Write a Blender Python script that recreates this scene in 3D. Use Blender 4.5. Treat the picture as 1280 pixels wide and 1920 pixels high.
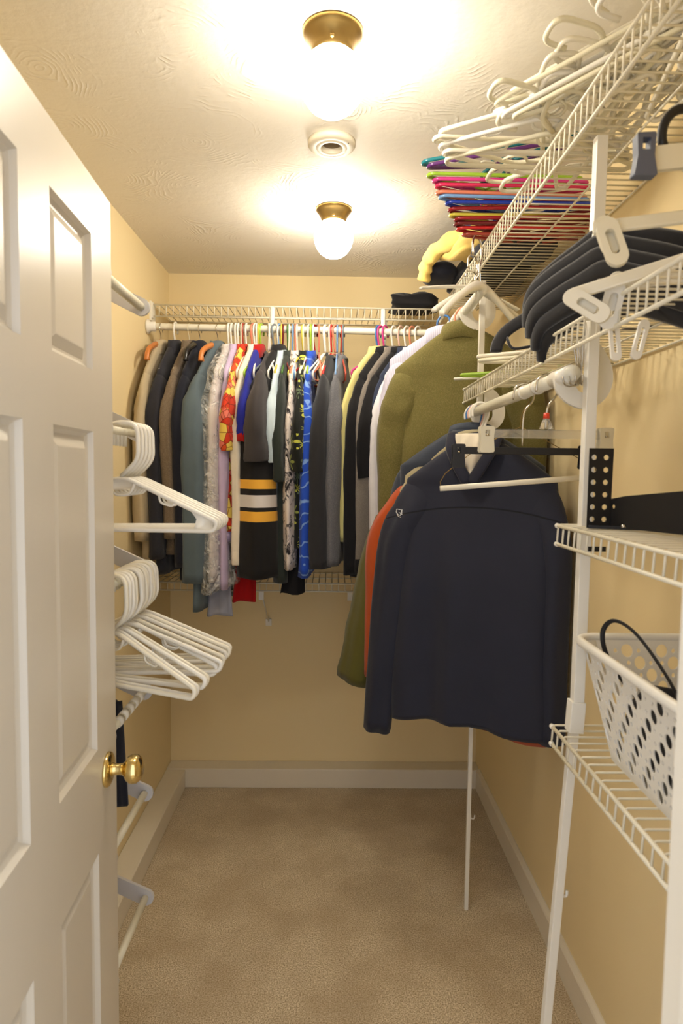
import bpy, bmesh, math, random
from mathutils import Vector, Matrix, Euler
random.seed(7)
for o in list(bpy.data.objects): bpy.data.objects.remove(o)
SC = bpy.context.scene
COL = SC.collection
PI = math.pi

# ------------------------------------------------------------------ camera
FPX = 1192.5                       # focal length in pixels of the 1280 px wide frame
YAW, PITCH, ROLL, CAMZ = 0.0167, -0.0664, 0.0130, 1.5327
cam = bpy.data.cameras.new('camera'); cam_o = bpy.data.objects.new('camera', cam); COL.objects.link(cam_o)
cam.sensor_fit = 'HORIZONTAL'; cam.sensor_width = 24.0; cam.lens = FPX / 1280 * 24.0
cam.clip_start = 0.02; cam.clip_end = 50
fw = Vector((math.sin(YAW)*math.cos(PITCH), math.cos(YAW)*math.cos(PITCH), math.sin(PITCH)))
rt = Vector((math.cos(YAW), -math.sin(YAW), 0)); up = rt.cross(fw)
r2 = rt*math.cos(ROLL) + up*math.sin(ROLL); u2 = -rt*math.sin(ROLL) + up*math.cos(ROLL)
m = Matrix((r2, u2, -fw)).transposed().to_4x4(); m.translation = (0, 0, CAMZ)
cam_o.matrix_world = m
cam.dof.use_dof = True; cam.dof.focus_distance = 2.3; cam.dof.aperture_fstop = 5.6
SC.camera = cam_o

# ------------------------------------------------------------------ world, exposure
W = bpy.data.worlds.new('world'); SC.world = W; W.use_nodes = True
W.node_tree.nodes['Background'].inputs[0].default_value = (0.88, 0.92, 1.0, 1)   # daylight of the room outside the doorway
W.node_tree.nodes['Background'].inputs[1].default_value = 0.72
LAMP = 24.0                        # strength of the two globe lamps
LAMP_COL = (1.0, 0.92, 0.78)
vs = SC.view_settings
vs.view_transform = 'Standard'; vs.look = 'None'; vs.gamma = 1.0; vs.use_curve_mapping = False; vs.exposure = 1.42

# ------------------------------------------------------------------ materials
def lin(c):
    c = c/255.0
    return c/12.92 if c <= 0.04045 else ((c+0.055)/1.055)**2.4
def L(r, g, b): return (lin(r), lin(g), lin(b), 1)
class NT:
    """small node helper"""
    def __init__(s, name):
        s.m = bpy.data.materials.new(name); s.m.use_nodes = True
        s.t = s.m.node_tree; s.b = s.t.nodes['Principled BSDF']
    def n(s, kind, **kw):
        nd = s.t.nodes.new('ShaderNode'+kind)
        for k, v in kw.items():
            if k in nd.inputs: nd.inputs[k].default_value = v
            else: setattr(nd, k, v)
        return nd
    def l(s, a, b): s.t.links.new(a, b)
    def coord(s, kind='Object', scale=(1, 1, 1), rot=(0, 0, 0)):
        tc = s.n('TexCoord'); mp = s.n('Mapping'); mp.inputs['Scale'].default_value = scale; mp.inputs['Rotation'].default_value = rot
        s.l(tc.outputs[kind], mp.inputs[0]); return mp.outputs[0]
    def ramp(s, fac, stops, interp='LINEAR'):
        r = s.n('ValToRGB'); r.color_ramp.interpolation = interp
        e = r.color_ramp.elements
        while len(e) < len(stops): e.new(0.5)
        for i, (p, c) in enumerate(stops): e[i].position = p; e[i].color = c
        s.l(fac, r.inputs[0]); return r.outputs[0]
    def mix(s, fac, a, b, mode='MIX'):
        mx = s.n('Mix', data_type='RGBA', blend_type=mode)
        for i, v in ((0, fac), (6, a), (7, b)):
            if hasattr(v, 'is_output'): s.l(v, mx.inputs[i])
            else: mx.inputs[i].default_value = v
        return mx.outputs[2]
    def math(s, op, a, b=0.5, c=None):
        nd = s.n('Math', operation=op)
        for i, v in enumerate((a, b, c)):
            if v is None: continue
            if hasattr(v, 'is_output'): s.l(v, nd.inputs[i])
            else: nd.inputs[i].default_value = v
        return nd.outputs[0]
    def noise(s, vec, scale, detail=2.0, rough=0.5, dist=0.0):
        nd = s.n('TexNoise'); nd.inputs['Scale'].default_value = scale; nd.inputs['Detail'].default_value = detail
        nd.inputs['Roughness'].default_value = rough; nd.inputs['Distortion'].default_value = dist
        if vec is not None: s.l(vec, nd.inputs['Vector'])
        return nd.outputs['Fac']
    def bump(s, h, strength=0.3, dist=0.002):
        bp = s.n('Bump'); bp.inputs['Strength'].default_value = strength; bp.inputs['Distance'].default_value = dist
        s.l(h, bp.inputs['Height']); s.l(bp.outputs[0], s.b.inputs['Normal']); return bp
    def set(s, **kw):
        for k, v in kw.items():
            k = k.replace('_', ' ')
            if hasattr(v, 'is_output'): s.l(v, s.b.inputs[k])
            else: s.b.inputs[k].default_value = v
        return s
MATS = {}
def plastic(name, rgb, rough=0.35, metal=0.0, noise=0.04, spec=0.5):
    if name in MATS: return MATS[name]
    t = NT(name); c = L(*rgb)
    f = t.noise(t.coord(), 14.0, 3)
    d = tuple(x*(1-noise*2) for x in c[:3])+(1,)
    t.set(Base_Color=t.mix(f, d, c), Roughness=rough, Metallic=metal, Specular_IOR_Level=spec)
    MATS[name] = t.m; return t.m
def cloth(name, rgb, rough=0.9, var=0.16, weave=900.0, fleck=None, sheen=0.15):
    """woven fabric: slight mottling, fine weave relief, optional lighter flecks"""
    if name in MATS: return MATS[name]
    t = NT(name); c = L(*rgb); v = t.coord()
    big = t.noise(v, 9.0, 4, 0.6); fine = t.noise(v, weave, 2, 0.6)
    d = tuple(x*(1-var) for x in c[:3])+(1,); b = tuple(min(1, x*(1+var)) for x in c[:3])+(1,)
    col = t.mix(big, d, b)
    if fleck: col = t.mix(t.ramp(t.noise(v, 260, 3, 0.7), [(0.45, (0, 0, 0, 1)), (0.7, (1, 1, 1, 1))]), col, L(*fleck))
    t.set(Base_Color=col, Roughness=rough, Specular_IOR_Level=0.2, Sheen_Weight=sheen, Sheen_Roughness=0.5)
    h = t.math('ADD', t.math('MULTIPLY', fine, 0.35), t.noise(v, 28.0, 3, 0.55))
    t.bump(h, 0.35, 0.004)
    MATS[name] = t.m; return t.m

def mat_wall():
    t = NT('wall_paint'); v = t.coord()
    n1 = t.noise(v, 1.6, 3); n2 = t.noise(v, 230, 3, 0.6)
    t.set(Base_Color=t.mix(n1, L(235, 214, 166), L(239, 219, 173)), Roughness=0.75, Specular_IOR_Level=0.3)
    t.bump(n2, 0.12, 0.0015); return t.m
def mat_ceiling():
    """white plaster with brushed swirl marks"""
    t = NT('ceiling_plaster'); v = t.coord()
    vor = t.n('TexVoronoi', voronoi_dimensions='2D', feature='F1'); vor.inputs['Scale'].default_value = 4.2
    w = t.n('TexNoise'); w.inputs['Scale'].default_value = 3.0; w.inputs['Detail'].default_value = 2
    t.l(v, w.inputs['Vector'])
    add = t.n('VectorMath', operation='MULTIPLY_ADD'); t.l(w.outputs['Color'], add.inputs[0]); add.inputs[1].default_value = (0.22, 0.22, 0); t.l(v, add.inputs[2])
    t.l(add.outputs[0], vor.inputs['Vector'])
    arcs = t.math('SINE', t.math('MULTIPLY', t.math('ADD', vor.outputs['Distance'], t.math('MULTIPLY', t.noise(v, 7, 4), 0.32)), 105.0))
    arcs = t.math('POWER', t.math('MULTIPLY_ADD', arcs, 0.5, 0.5), 3.0)
    mask = t.ramp(t.noise(v, 4.6, 4, 0.65, 0.8), [(0.50, (0, 0, 0, 1)), (0.66, (1, 1, 1, 1))])
    h = t.math('ADD', t.math('MULTIPLY', t.math('MULTIPLY', arcs, mask), 0.5), t.math('MULTIPLY', t.noise(v, 24, 4, 0.6), 0.6))
    t.set(Base_Color=t.mix(t.noise(v, 1.3, 2), L(234, 227, 214), L(240, 234, 222)), Roughness=0.62, Specular_IOR_Level=0.25)
    t.bump(h, 0.7, 0.004); return t.m
def mat_carpet():
    t = NT('carpet_pile'); v = t.coord()
    f = t.noise(v, 240, 3, 0.75); g = t.noise(v, 70, 3, 0.7); b = t.noise(v, 4.5, 4, 0.6)
    c = t.ramp(f, [(0.34, L(136, 114, 80)), (0.5, L(212, 192, 158)), (0.66, L(252, 240, 214))])
    c = t.mix(t.ramp(b, [(0.40, (0, 0, 0, 1)), (0.62, (0.42, 0.42, 0.42, 1))]), c, L(168, 144, 108))
    t.set(Base_Color=c, Roughness=0.97, Specular_IOR_Level=0.1, Sheen_Weight=0.25)
    t.bump(t.math('ADD', t.math('ADD', f, t.math('MULTIPLY', g, 0.7)), t.math('MULTIPLY', b, 0.6)), 0.6, 0.005); return t.m
def mat_paint(name, a, b, rough=0.32):
    t = NT(name); v = t.coord(scale=(1, 1, 0.25))
    t.set(Base_Color=t.mix(t.noise(v, 6, 3), L(*a), L(*b)), Roughness=rough, Specular_IOR_Level=0.5)
    t.bump(t.noise(t.coord(scale=(1, 1, 0.08)), 160, 2), 0.06, 0.001); return t.m
M_WALL = mat_wall(); M_CEIL = mat_ceiling(); M_CARPET = mat_carpet()
M_TRIM = mat_paint('trim_paint', (226, 216, 196), (232, 223, 205), 0.4)
M_DOOR = mat_paint('door_paint', (208, 199, 182), (213, 204, 188), 0.3)
M_WIRE = plastic('wire_coating', (236, 229, 208), 0.38)
M_WHITE = plastic('white_plastic', (240, 236, 226), 0.32)
M_CREAM = plastic('cream_plastic', (233, 226, 200), 0.34)
M_IVORY = plastic('ivory_plastic', (238, 231, 212), 0.3)
M_BRASS = plastic('polished_brass', (236, 212, 146), 0.14, 1.0)
M_BRONZE = plastic('antique_brass', (136, 112, 66), 0.36, 1.0)
M_CHROME = plastic('chrome', (205, 200, 190), 0.15, 1.0)
M_BLACK = plastic('black_plastic', (24, 24, 28), 0.5)
M_FLOCK = cloth('black_flock', (26, 26, 32), 0.95, 0.2, 1500, sheen=0.4)

# ------------------------------------------------------------------ object helpers
def mesh(name, verts, faces, mat, parent=None, smooth=True, loc=None, rot=None):
    me = bpy.data.meshes.new(name); me.from_pydata([tuple(v) for v in verts], [], faces)
    me.validate(); me.update()
    if smooth:
        me.polygons.foreach_set('use_smooth', [True]*len(me.polygons))
    o = bpy.data.objects.new(name, me); COL.objects.link(o)
    if mat: me.materials.append(mat)
    if parent: o.parent = parent
    if loc: o.location = loc
    if rot: o.rotation_euler = rot
    return o
def tag(o, label, cat, group=None):
    o['label'] = label; o['category'] = cat
    if group: o['group'] = group
    return o
def struct(o): o['kind'] = 'structure'; return o
def thing(name, label, cat, loc=(0, 0, 0), rot=(0, 0, 0), group=None):
    o = bpy.data.objects.new(name, None); COL.objects.link(o); o.empty_display_size = 0.05
    o.location = loc; o.rotation_euler = rot
    return tag(o, label, cat, group)
def dup(root, label=None, matrix=None, group=None):
    r = root.copy(); COL.objects.link(r)
    if matrix is not None: r.matrix_world = matrix
    if label: r['label'] = label
    if group: r['group'] = group
    for ch in list(root.children):
        c = ch.copy(); COL.objects.link(c); c.parent = r
        for g in list(ch.children):
            d = g.copy(); COL.objects.link(d); d.parent = c
    return r
class MB:
    """mesh builder collecting vertices and faces of ONE part"""
    def __init__(s): s.v = []; s.f = []
    def add(s, v, f):
        k = len(s.v); s.v += [Vector(p) for p in v]; s.f += [tuple(i+k for i in q) for q in f]; return s
    def box(s, a, b):
        x0, y0, z0 = a; x1, y1, z1 = b
        return s.add([(x0, y0, z0), (x1, y0, z0), (x1, y1, z0), (x0, y1, z0), (x0, y0, z1), (x1, y0, z1), (x1, y1, z1), (x0, y1, z1)],
                     [(0, 3, 2, 1), (4, 5, 6, 7), (0, 1, 5, 4), (1, 2, 6, 5), (2, 3, 7, 6), (3, 0, 4, 7)])
    def tube(s, path, r, n=8, closed=False, rz=None, ref=None, caps=True):
        """sweep of a circle (r) or ellipse / rounded bar (r, rz) along a path"""
        P = [Vector(p) for p in path]; k = len(P); vs_, fs = [], []
        T = []
        for i in range(k):
            a = P[i-1] if (i > 0 or closed) else P[i]; b = P[(i+1) % k] if (i < k-1 or closed) else P[i]
            T.append((b-a).normalized())
        N = Vector(ref) if ref else None
        if N is None:
            N = T[0].orthogonal()
            for c in ((0, 1, 0), (0, 0, 1), (1, 0, 0)):
                if abs(T[0].dot(Vector(c))) < 0.6: N = Vector(c); break
        for i in range(k):
            N = (N - T[i]*N.dot(T[i]))
            N = N.normalized() if N.length > 1e-6 else T[i].orthogonal().normalized()
            B = T[i].cross(N)
            ri = r[i] if isinstance(r, (list, tuple)) else r
            zi = ri if rz is None else (rz[i] if isinstance(rz, (list, tuple)) else rz)
            for j in range(n):
                a = 2*PI*j/n + (PI/n if n == 4 else 0)
                vs_.append(P[i] + N*math.cos(a)*ri + B*math.sin(a)*zi)
        R_ = k if closed else k-1
        for i in range(R_):
            i2 = (i+1) % k
            for j in range(n):
                j2 = (j+1) % n
                fs.append((i*n+j, i*n+j2, i2*n+j2, i2*n+j))
        if not closed and caps:
            fs.append(tuple(reversed(range(n)))); fs.append(tuple((k-1)*n+j for j in range(n)))
        return s.add(vs_, fs)
    def lathe(s, prof, axis=(0, 0, 1), org=(0, 0, 0), n=32):
        """revolve (radius, height) profile about axis through org"""
        A = Vector(axis).normalized(); U = A.orthogonal().normalized(); V = A.cross(U); o = Vector(org)
        vs_ = []; fs = []
        for (r, h) in prof:
            for j in range(n):
                a = 2*PI*j/n; vs_.append(o + A*h + (U*math.cos(a)+V*math.sin(a))*r)
        for i in range(len(prof)-1):
            for j in range(n):
                j2 = (j+1) % n; fs.append((i*n+j, i*n+j2, (i+1)*n+j2, (i+1)*n+j))
        if prof[0][0] > 1e-5: fs.append(tuple(reversed(range(n))))
        if prof[-1][0] > 1e-5: fs.append(tuple((len(prof)-1)*n+j for j in range(n)))
        return s.add(vs_, fs)
    def obj(s, name, mat, parent=None, smooth=True, **kw): return mesh(name, s.v, s.f, mat, parent, smooth, **kw)
def fillet(pts, rad, seg=5, closed=False):
    """polyline with rounded corners"""
    P = [Vector(p) for p in pts]; k = len(P); out = []
    for i in range(k):
        if not closed and i in (0, k-1): out.append(P[i]); continue
        a, b, c = P[i-1], P[i], P[(i+1) % k]
        ri = rad[i] if isinstance(rad, (list, tuple)) else rad
        d1, d2 = (a-b), (c-b); l1, l2 = d1.length, d2.length; d1.normalize(); d2.normalize()
        d = min(ri, l1*0.48, l2*0.48)
        p0, p2 = b+d1*d, b+d2*d
        for j in range(seg+1):
            t = j/seg; out.append(p0*(1-t)**2 + b*2*t*(1-t) + p2*t*t)
    return out
def spline(pts, seg=6):
    P = [Vector(p) for p in pts]; out = []
    for i in range(len(P)-1):
        p0 = P[max(i-1, 0)]; p1 = P[i]; p2 = P[i+1]; p3 = P[min(i+2, len(P)-1)]
        for j in range(seg):
            t = j/seg
            out.append(0.5*((2*p1)+(p2-p0)*t+(2*p0-5*p1+4*p2-p3)*t*t+(3*p1-p0-3*p2+p3)*t**3))
    out.append(P[-1]); return out
def bevel(o, w=0.002, seg=2):
    md = o.modifiers.new('bevel', 'BEVEL'); md.width = w; md.segments = seg; md.limit_method = 'ANGLE'; return o
def flat2d(outer, holes, thick, name='panel'):
    """(verts, faces) of a flat plate in XY with holes, centred on z=0"""
    cu = bpy.data.curves.new(name, 'CURVE'); cu.dimensions = '2D'; cu.fill_mode = 'BOTH'; cu.extrude = thick/2
    for poly in [outer]+list(holes):
        sp = cu.splines.new('POLY'); sp.points.add(len(poly)-1)
        for p, q in zip(sp.points, poly): p.co = (q[0], q[1], 0, 1)
        sp.use_cyclic_u = True
    o = bpy.data.objects.new(name, cu); COL.objects.link(o)
    dg = bpy.context.evaluated_depsgraph_get(); me = bpy.data.meshes.new_from_object(o.evaluated_get(dg))
    vv = [v.co.copy() for v in me.vertices]; ff = [tuple(p.vertices) for p in me.polygons]
    bpy.data.objects.remove(o); bpy.data.curves.remove(cu); bpy.data.meshes.remove(me)
    return vv, ff
def circ(cx, cy, r, n=14, ry=None): return [(cx+r*math.cos(2*PI*i/n), cy+(ry or r)*math.sin(2*PI*i/n)) for i in range(n)]

# ------------------------------------------------------------------ room shell
XL, XR, YB, YF, H = -0.773, 0.733, 3.06, 0.53, 2.44
T = 0.11
def box(name, a, b, mat, parent=None, bev=0, smooth=False):
    o = MB().box(a, b).obj(name, mat, parent, smooth)
    if bev: bevel(o, bev)
    return o
struct(box('floor', (XL-T, -0.9, -0.06), (XR+T, YB+T, 0.0), M_CARPET))
struct(box('ceiling', (XL-T, YF-T, H), (XR+T, YB+T, H+0.08), M_CEIL))
struct(box('wall_back', (XL-T, YB, 0), (XR+T, YB+T, H), M_WALL))
struct(box('wall_left', (XL-T, YF-T, 0), (XL, YB, H), M_WALL))
struct(box('wall_right', (XR, YF-T, 0), (XR+T, YB, H), M_WALL))
DX0, DX1, DZ = -0.392, 0.300, 2.045          # doorway
wf = MB(); wf.box((XL, YF-T, 0), (DX0-0.018, YF, H)); wf.box((DX1+0.018, YF-T, 0), (XR, YF, H)); wf.box((DX0-0.018, YF-T, DZ+0.018), (DX1+0.018, YF, H))
struct(wf.obj('wall_front', M_WALL, smooth=False))
jb = MB(); jb.box((DX1, YF-T-0.012, 0), (DX1+0.018, YF+0.004, DZ)); jb.box((DX0-0.018, YF-T-0.012, 0), (DX0, YF+0.004, DZ)); jb.box((DX0-0.018, YF-T-0.012, DZ), (DX1+0.018, YF+0.004, DZ+0.018))
struct(bevel(jb.obj('trim_1', M_TRIM, smooth=False), 0.003))
sb = MB(); sb.box((DX1-0.012, YF-T+0.02, 0), (DX1, YF-0.042, DZ-0.012)); sb.box((DX0, YF-T+0.02, DZ-0.012), (DX1, YF-0.042, DZ))
struct(bevel(sb.obj('trim_2', M_TRIM, smooth=False), 0.002))
LW = 0.091
struct(bevel(MB().box((XL, YF, 0), (XL+LW, YB-LW, 0.091)).obj('baseboard_left', M_TRIM, smooth=False), 0.004))
struct(bevel(MB().box((XL, YB-LW, 0), (XR, YB, 0.094)).obj('baseboard_back', M_TRIM, smooth=False), 0.004))
bbr = MB(); pr = [(0, 0), (-0.018, 0), (-0.018, 0.088), (-0.015, 0.093), (-0.004, 0.100), (0, 0.100)]
vv = [(XR+a, y, z) for y in (YF, YB-LW) for a, z in pr]; k = len(pr)
bbr.add(vv, [(i, (i+1) % k, k+(i+1) % k, k+i) for i in range(k)]+[tuple(range(k)), tuple(reversed(range(k, 2*k)))])
struct(bbr.obj('baseboard_right', M_TRIM, smooth=False))

# ------------------------------------------------------------------ door (six moulded panels, brass knob)
def make_door():
    Wd, Hd, Th = 0.713, 2.022, 0.035
    root = bpy.data.objects.new('door_1', None); COL.objects.link(root); struct(root)
    root['label'] = 'open white six-panel door with a round brass knob'
    # local: x = distance from lock edge, y = depth (0 at visible face, +y into door), z up
    cols = [(0.118, 0.304), (0.409, 0.595)]
    rows = [(1.700, 1.932), (1.020, 1.594), (0.235, 0.826)]
    xs = [0, 0.118, 0.304, 0.409, 0.595, Wd]
    slab = MB()
    rec = 0.007
    zz = [0.008, 0.235, 0.826, 1.020, 1.594, 1.700, 1.932, Hd+0.008]
    hole = {(ci*2+1, ri) for ci in range(2) for ri in (1, 3, 5)}
    for i in range(5):
        for j in range(7):
            if (i, j) in hole: continue
            slab.add([(xs[i], 0, zz[j]), (xs[i+1], 0, zz[j]), (xs[i+1], 0, zz[j+1]), (xs[i], 0, zz[j+1])], [(0, 1, 2, 3)])
    slab.add([(0, 0, zz[0]), (Wd, 0, zz[0]), (Wd, 0, zz[-1]), (0, 0, zz[-1]), (0, Th, zz[0]), (Wd, Th, zz[0]), (Wd, Th, zz[-1]), (0, Th, zz[-1])],
             [(4, 7, 6, 5), (0, 4, 5, 1), (1, 5, 6, 2), (2, 6, 7, 3), (3, 7, 4, 0)])
    slab.obj('slab', M_DOOR, root, smooth=False)
    for (x0, x1) in cols:
        for (z0, z1) in rows:
            p = MB()
            def ring(d, y): return [(x0+d, y, z0+d), (x1-d, y, z0+d), (x1-d, y, z1-d), (x0+d, y, z1-d)]
            R_ = [ring(0, 0), ring(0.004, 0.009), ring(0.010, 0.0130), ring(0.014, 0.0130), ring(0.030, 0.0055), ring(0.032, 0.0052)]
            v = [q for r_ in R_ for q in r_]
            f = [(a*4+i, a*4+(i+1) % 4, a*4+4+(i+1) % 4, a*4+4+i) for a in range(len(R_)-1) for i in range(4)]
            f.append(tuple(range(len(v)-4, len(v))))
            p.add(v, f).obj('panel', M_DOOR, root, smooth=False)
    kn = MB(); kn.lathe([(0.0, -0.067), (0.012, -0.0668), (0.020, -0.064), (0.026, -0.057), (0.0272, -0.050), (0.0262, -0.044), (0.022, -0.038), (0.015, -0.034), (0.0115, -0.030), (0.0105, -0.024), (0.0108, -0.014), (0.0135, -0.008)], (0, 1, 0), (0.062, 0, 0.957), 40)
    ko = kn.obj('door_knob', M_BRASS, root); ko['label'] = 'round polished brass door knob'
    rs = MB(); rs.lathe([(0.0135, -0.0105), (0.017, -0.0105), (0.026, -0.0085), (0.031, -0.006), (0.0325, -0.003), (0.0325, 0.0)], (0, 1, 0), (0.062, 0, 0.957), 40)
    rs.obj('rosette', M_BRASS, ko)
    lp = MB(); lp.box((-0.001, 0.006, 0.928), (0.0005, 0.029, 0.986)); lp.obj('latch_plate', M_BRASS, root, smooth=False)
    # place: lock edge at (-0.424, 1.246), hinge toward the camera
    d = Vector((0.025, -0.45, 0)).normalized()       # local +x
    y = Vector((-d.y, d.x, 0))                       # candidate for local +y
    if y.x > 0: y = -y
    M = Matrix(((d.x, y.x, 0, -0.424), (d.y, y.y, 0, 1.246), (0, 0, 1, 0), (0, 0, 0, 1)))
    root.matrix_world = M
    return root
make_door()

# ------------------------------------------------------------------ ceiling fixtures
def mat_glow():
    t = NT('lit_opal_glass'); t.set(Base_Color=L(250, 244, 230), Roughness=0.3, Emission_Color=LAMP_COL+(1,), Emission_Strength=LAMP); return t.m
M_GLOW = mat_glow()
def ceiling_light(x, y, label):
    t = thing('ceiling_light', label, 'ceiling light', (x, y, H), group='globe ceiling lights')
    b = MB().lathe([(0.0, 0), (0.063, 0), (0.064, -0.004), (0.061, -0.010), (0.057, -0.013), (0.049, -0.026), (0.044, -0.037), (0.042, -0.046), (0.040, -0.048), (0.0, -0.048)], n=48)
    b.obj('canopy', M_BRONZE, t)
    for a in (0.5, 2.6, 4.7):
        s = MB().lathe([(0.0, 0.0), (0.004, 0.001), (0.004, 0.006), (0.0025, 0.008), (0.0025, 0.014)], (-math.cos(a), -math.sin(a), 0), (0.053*math.cos(a), 0.053*math.sin(a), -0.038), 10)
        s.obj('screw', M_BRONZE, t)
    g = MB(); g.lathe([(0.036, -0.038), (0.040, -0.046), (0.051, -0.056), (0.062, -0.071), (0.0685, -0.089), (0.0675, -0.110), (0.060, -0.132), (0.047, -0.150), (0.030, -0.162), (0.012, -0.1675), (0.0, -0.168)], n=48)
    g.obj('globe', M_GLOW, t)
    return t
ceiling_light(-0.008, 1.385, 'lit opal globe ceiling light on a brass base, the one nearest the door')
ceiling_light(-0.002, 2.285, 'lit opal globe ceiling light on a brass base, the one near the back wall')
rg = thing('ceiling_ring', 'white round plaster-coloured ceiling disc with a dark centre hole between the lights', 'detector', (-0.010, 1.830, H))
MB().lathe([(0.066, 0), (0.066, -0.010), (0.063, -0.014), (0.058, -0.0160), (0.045, -0.0175), (0.0435, -0.0168), (0.042, -0.0178), (0.032, -0.0182), (0.0295, -0.0172), (0.0285, -0.013), (0.028, -0.001), (0.0, -0.001)], n=48).obj('ring', plastic('aged_white', (222, 212, 190), 0.5), rg)
MB().lathe([(0.0, -0.0012), (0.0275, -0.0012), (0.0275, -0.0045), (0.020, -0.0055), (0.0, -0.006)], n=32).obj('hole_bottom', plastic('hole_brown', (122, 104, 76), 0.7), rg)  # bottom of the centre hole, its darkness set by a dark brown colour
MB().lathe([(0.0, -0.0172), (0.0022, -0.017), (0.0022, -0.0150)], org=(0.046, -0.028, 0), n=10).obj('screw', plastic('dark_screw', (90, 80, 66), 0.5), rg)

# ------------------------------------------------------------------ wire shelving
WR, WC = 0.0037, 0.0021          # rail and cross-wire radius
def wire_shelf(label, a, b, depth_dir, depth, z, lip=0.047, step=0.0285, group='ventilated wire shelves'):
    """a, b: ends of the front lip (x, y); depth_dir: unit vector from lip to wall"""
    A = Vector((a[0], a[1], 0)); B = Vector((b[0], b[1], 0)); D = Vector(depth_dir+(0,)); ln = (B-A).length; u = (B-A)/ln
    t = thing('wire_shelf', label, 'shelf', (A.x, A.y, z), group=group)
    def rail(nm, off, dz, r=WR):
        return MB().tube([D*off+Vector((0, 0, dz)), u*ln+D*off+Vector((0, 0, dz))], r, 8).obj(nm, M_WIRE, t)
    rail('front_rail', 0, 0); rail('lip_rail', 0, -lip); rail('back_rail', depth-0.006, -0.003, 0.0028); rail('middle_rail', depth*0.55, -0.004, 0.0026)
    pth = fillet([D*(depth-0.005), D*0.002, D*0.0+Vector((0, 0, -lip))], 0.005, 3)
    w0 = None; n = int(ln/step)
    for i in range(n+1):
        p = u*(i*ln/n)
        if w0 is None:
            w0 = MB().tube([Vector(q)+Vector((0, 0, 0.0026)) for q in pth], WC, 5).obj('cross_wire', M_WIRE, t); w = w0
        else:
            w = w0.copy(); COL.objects.link(w)
        w.location = p
    for e in (A-A, u*ln):                     # end caps
        MB().tube([e-u*0.004, e+u*0.004], 0.0052, 8).obj('end_cap', M_WHITE, t)
        MB().tube([e-u*0.004+Vector((0, 0, -lip)), e+u*0.004+Vector((0, 0, -lip))], 0.0052, 8).obj('end_cap', M_WHITE, t)
    return t
XS = 0.455; SD = XR-XS
wire_shelf('high white wire shelf along the right wall, heaped with hangers', (XS, YF+0.03), (XS, 2.738), (1, 0), SD, 2.219, 0.058)
wire_shelf('white wire shelf on the right at eye height, above the rod with the navy jacket', (XS, YF+0.03), (XS, 2.212), (1, 0), SD, 1.815, 0.046)
wire_shelf('short white wire shelf holding the black perforated bracket', (XS, YF+0.03), (XS, 1.265), (1, 0), SD, 1.426, 0.037)
wire_shelf('lowest white wire shelf, under the white laundry basket', (XS, YF+0.03), (XS, 1.255), (1, 0), SD, 1.017, 0.036)
wire_shelf('white wire shelf high on the back wall above the row of clothes', (XL+0.008, 2.754), (XS-0.002, 2.754), (0, 1), 0.304, 2.219, 0.048)
wire_shelf('low white wire shelf on the back wall below the clothes', (XL+0.008, 2.754), (XR-0.008, 2.754), (0, 1), 0.304, 1.034, 0.034)

def square_tube(p0, p1, w, name, parent, mat=M_WHITE):
    return bevel(MB().tube([p0, p1], w*0.7071, 4, ref=(0, 1, 0)).obj(name, mat, parent, smooth=False), 0.0012)
# support posts
t = thing('support_post', 'white square shelf post near the front, in front of the laundry basket shelf', 'post', (0.49, 1.22, 0), group='shelf support posts')
square_tube((0, 0, 1.03), (0.004, 0, 0.94+1.216), 0.021, 'upper_tube', t)
square_tube((-0.062, 0.0, 0.0), (-0.004, 0, 1.035), 0.017, 'lower_tube', t)
square_tube((-0.004, 0, 1.022), (-0.001, 0, 1.084), 0.028, 'connector', t)
h1 = MB().tube(fillet([(0.006, 0, 0.715), (0.010, 0, 0.693), (0.024, 0, 0.690), (0.024, 0, 0.703)], 0.006), 0.003, 6); h1.obj('hook', M_WHITE, t, loc=(-0.03, 0, -0.01))
t = thing('support_post', 'thin white shelf post standing on the carpet behind the navy jacket', 'post', (0.490, 2.126, 0), group='shelf support posts')
square_tube((0, 0, 0.9), (0, 0, 2.156), 0.0175, 'upper_tube', t); square_tube((0, 0, 0), (0, 0, 0.91), 0.0135, 'lower_tube', t)
square_tube((0, 0, 0.88), (0, 0, 0.94), 0.024, 'connector', t)
MB().tube(fillet([(0.006, 0, 0.355), (0.008, 0, 0.330), (0.020, 0, 0.328), (0.021, 0, 0.342)], 0.006), 0.0025, 6).obj('hook', M_WHITE, t)

# hanging rods with their teardrop brackets
def teardrop(parent, loc, s=1.0, flip=1, name='bracket', mat=M_WHITE):
    """curved rod bracket, flat in XZ; origin at the rod centre"""
    out = spline([(0.045, 0.085), (0.075, 0.062), (0.098, 0.020), (0.098, -0.020), (0.078, -0.050), (0.045, -0.062), (0.010, -0.050), (-0.012, -0.025), (-0.016, 0.004), (0.0, 0.016), (0.018, 0.010), (0.030, 0.030), (0.030, 0.070)], 4)
    hol = spline([(0.022, -0.005), (0.032, -0.026), (0.048, -0.030), (0.060, -0.014), (0.058, 0.012), (0.046, 0.030), (0.034, 0.012)], 4)
    v, f = flat2d([(p.x*s*flip, p.y*s) for p in out], [[(p.x*s*flip, p.y*s) for p in hol]], 0.009)
    o = mesh(name, [(q.x, q.z, q.y) for q in v], f, mat, parent, smooth=False, loc=loc); bevel(o, 0.0025); return o
M_ROD = plastic('rod_white', (232, 228, 212), 0.3)
t = thing('closet_rod', 'white closet rod under the eye-level right shelf, carrying the navy jacket', 'rod', (0.457, 1.215, 1.722))
MB().tube([(0, 0, 0), (0, 0.87, 0)], 0.0145, 20).obj('rod', M_ROD, t)
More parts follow.
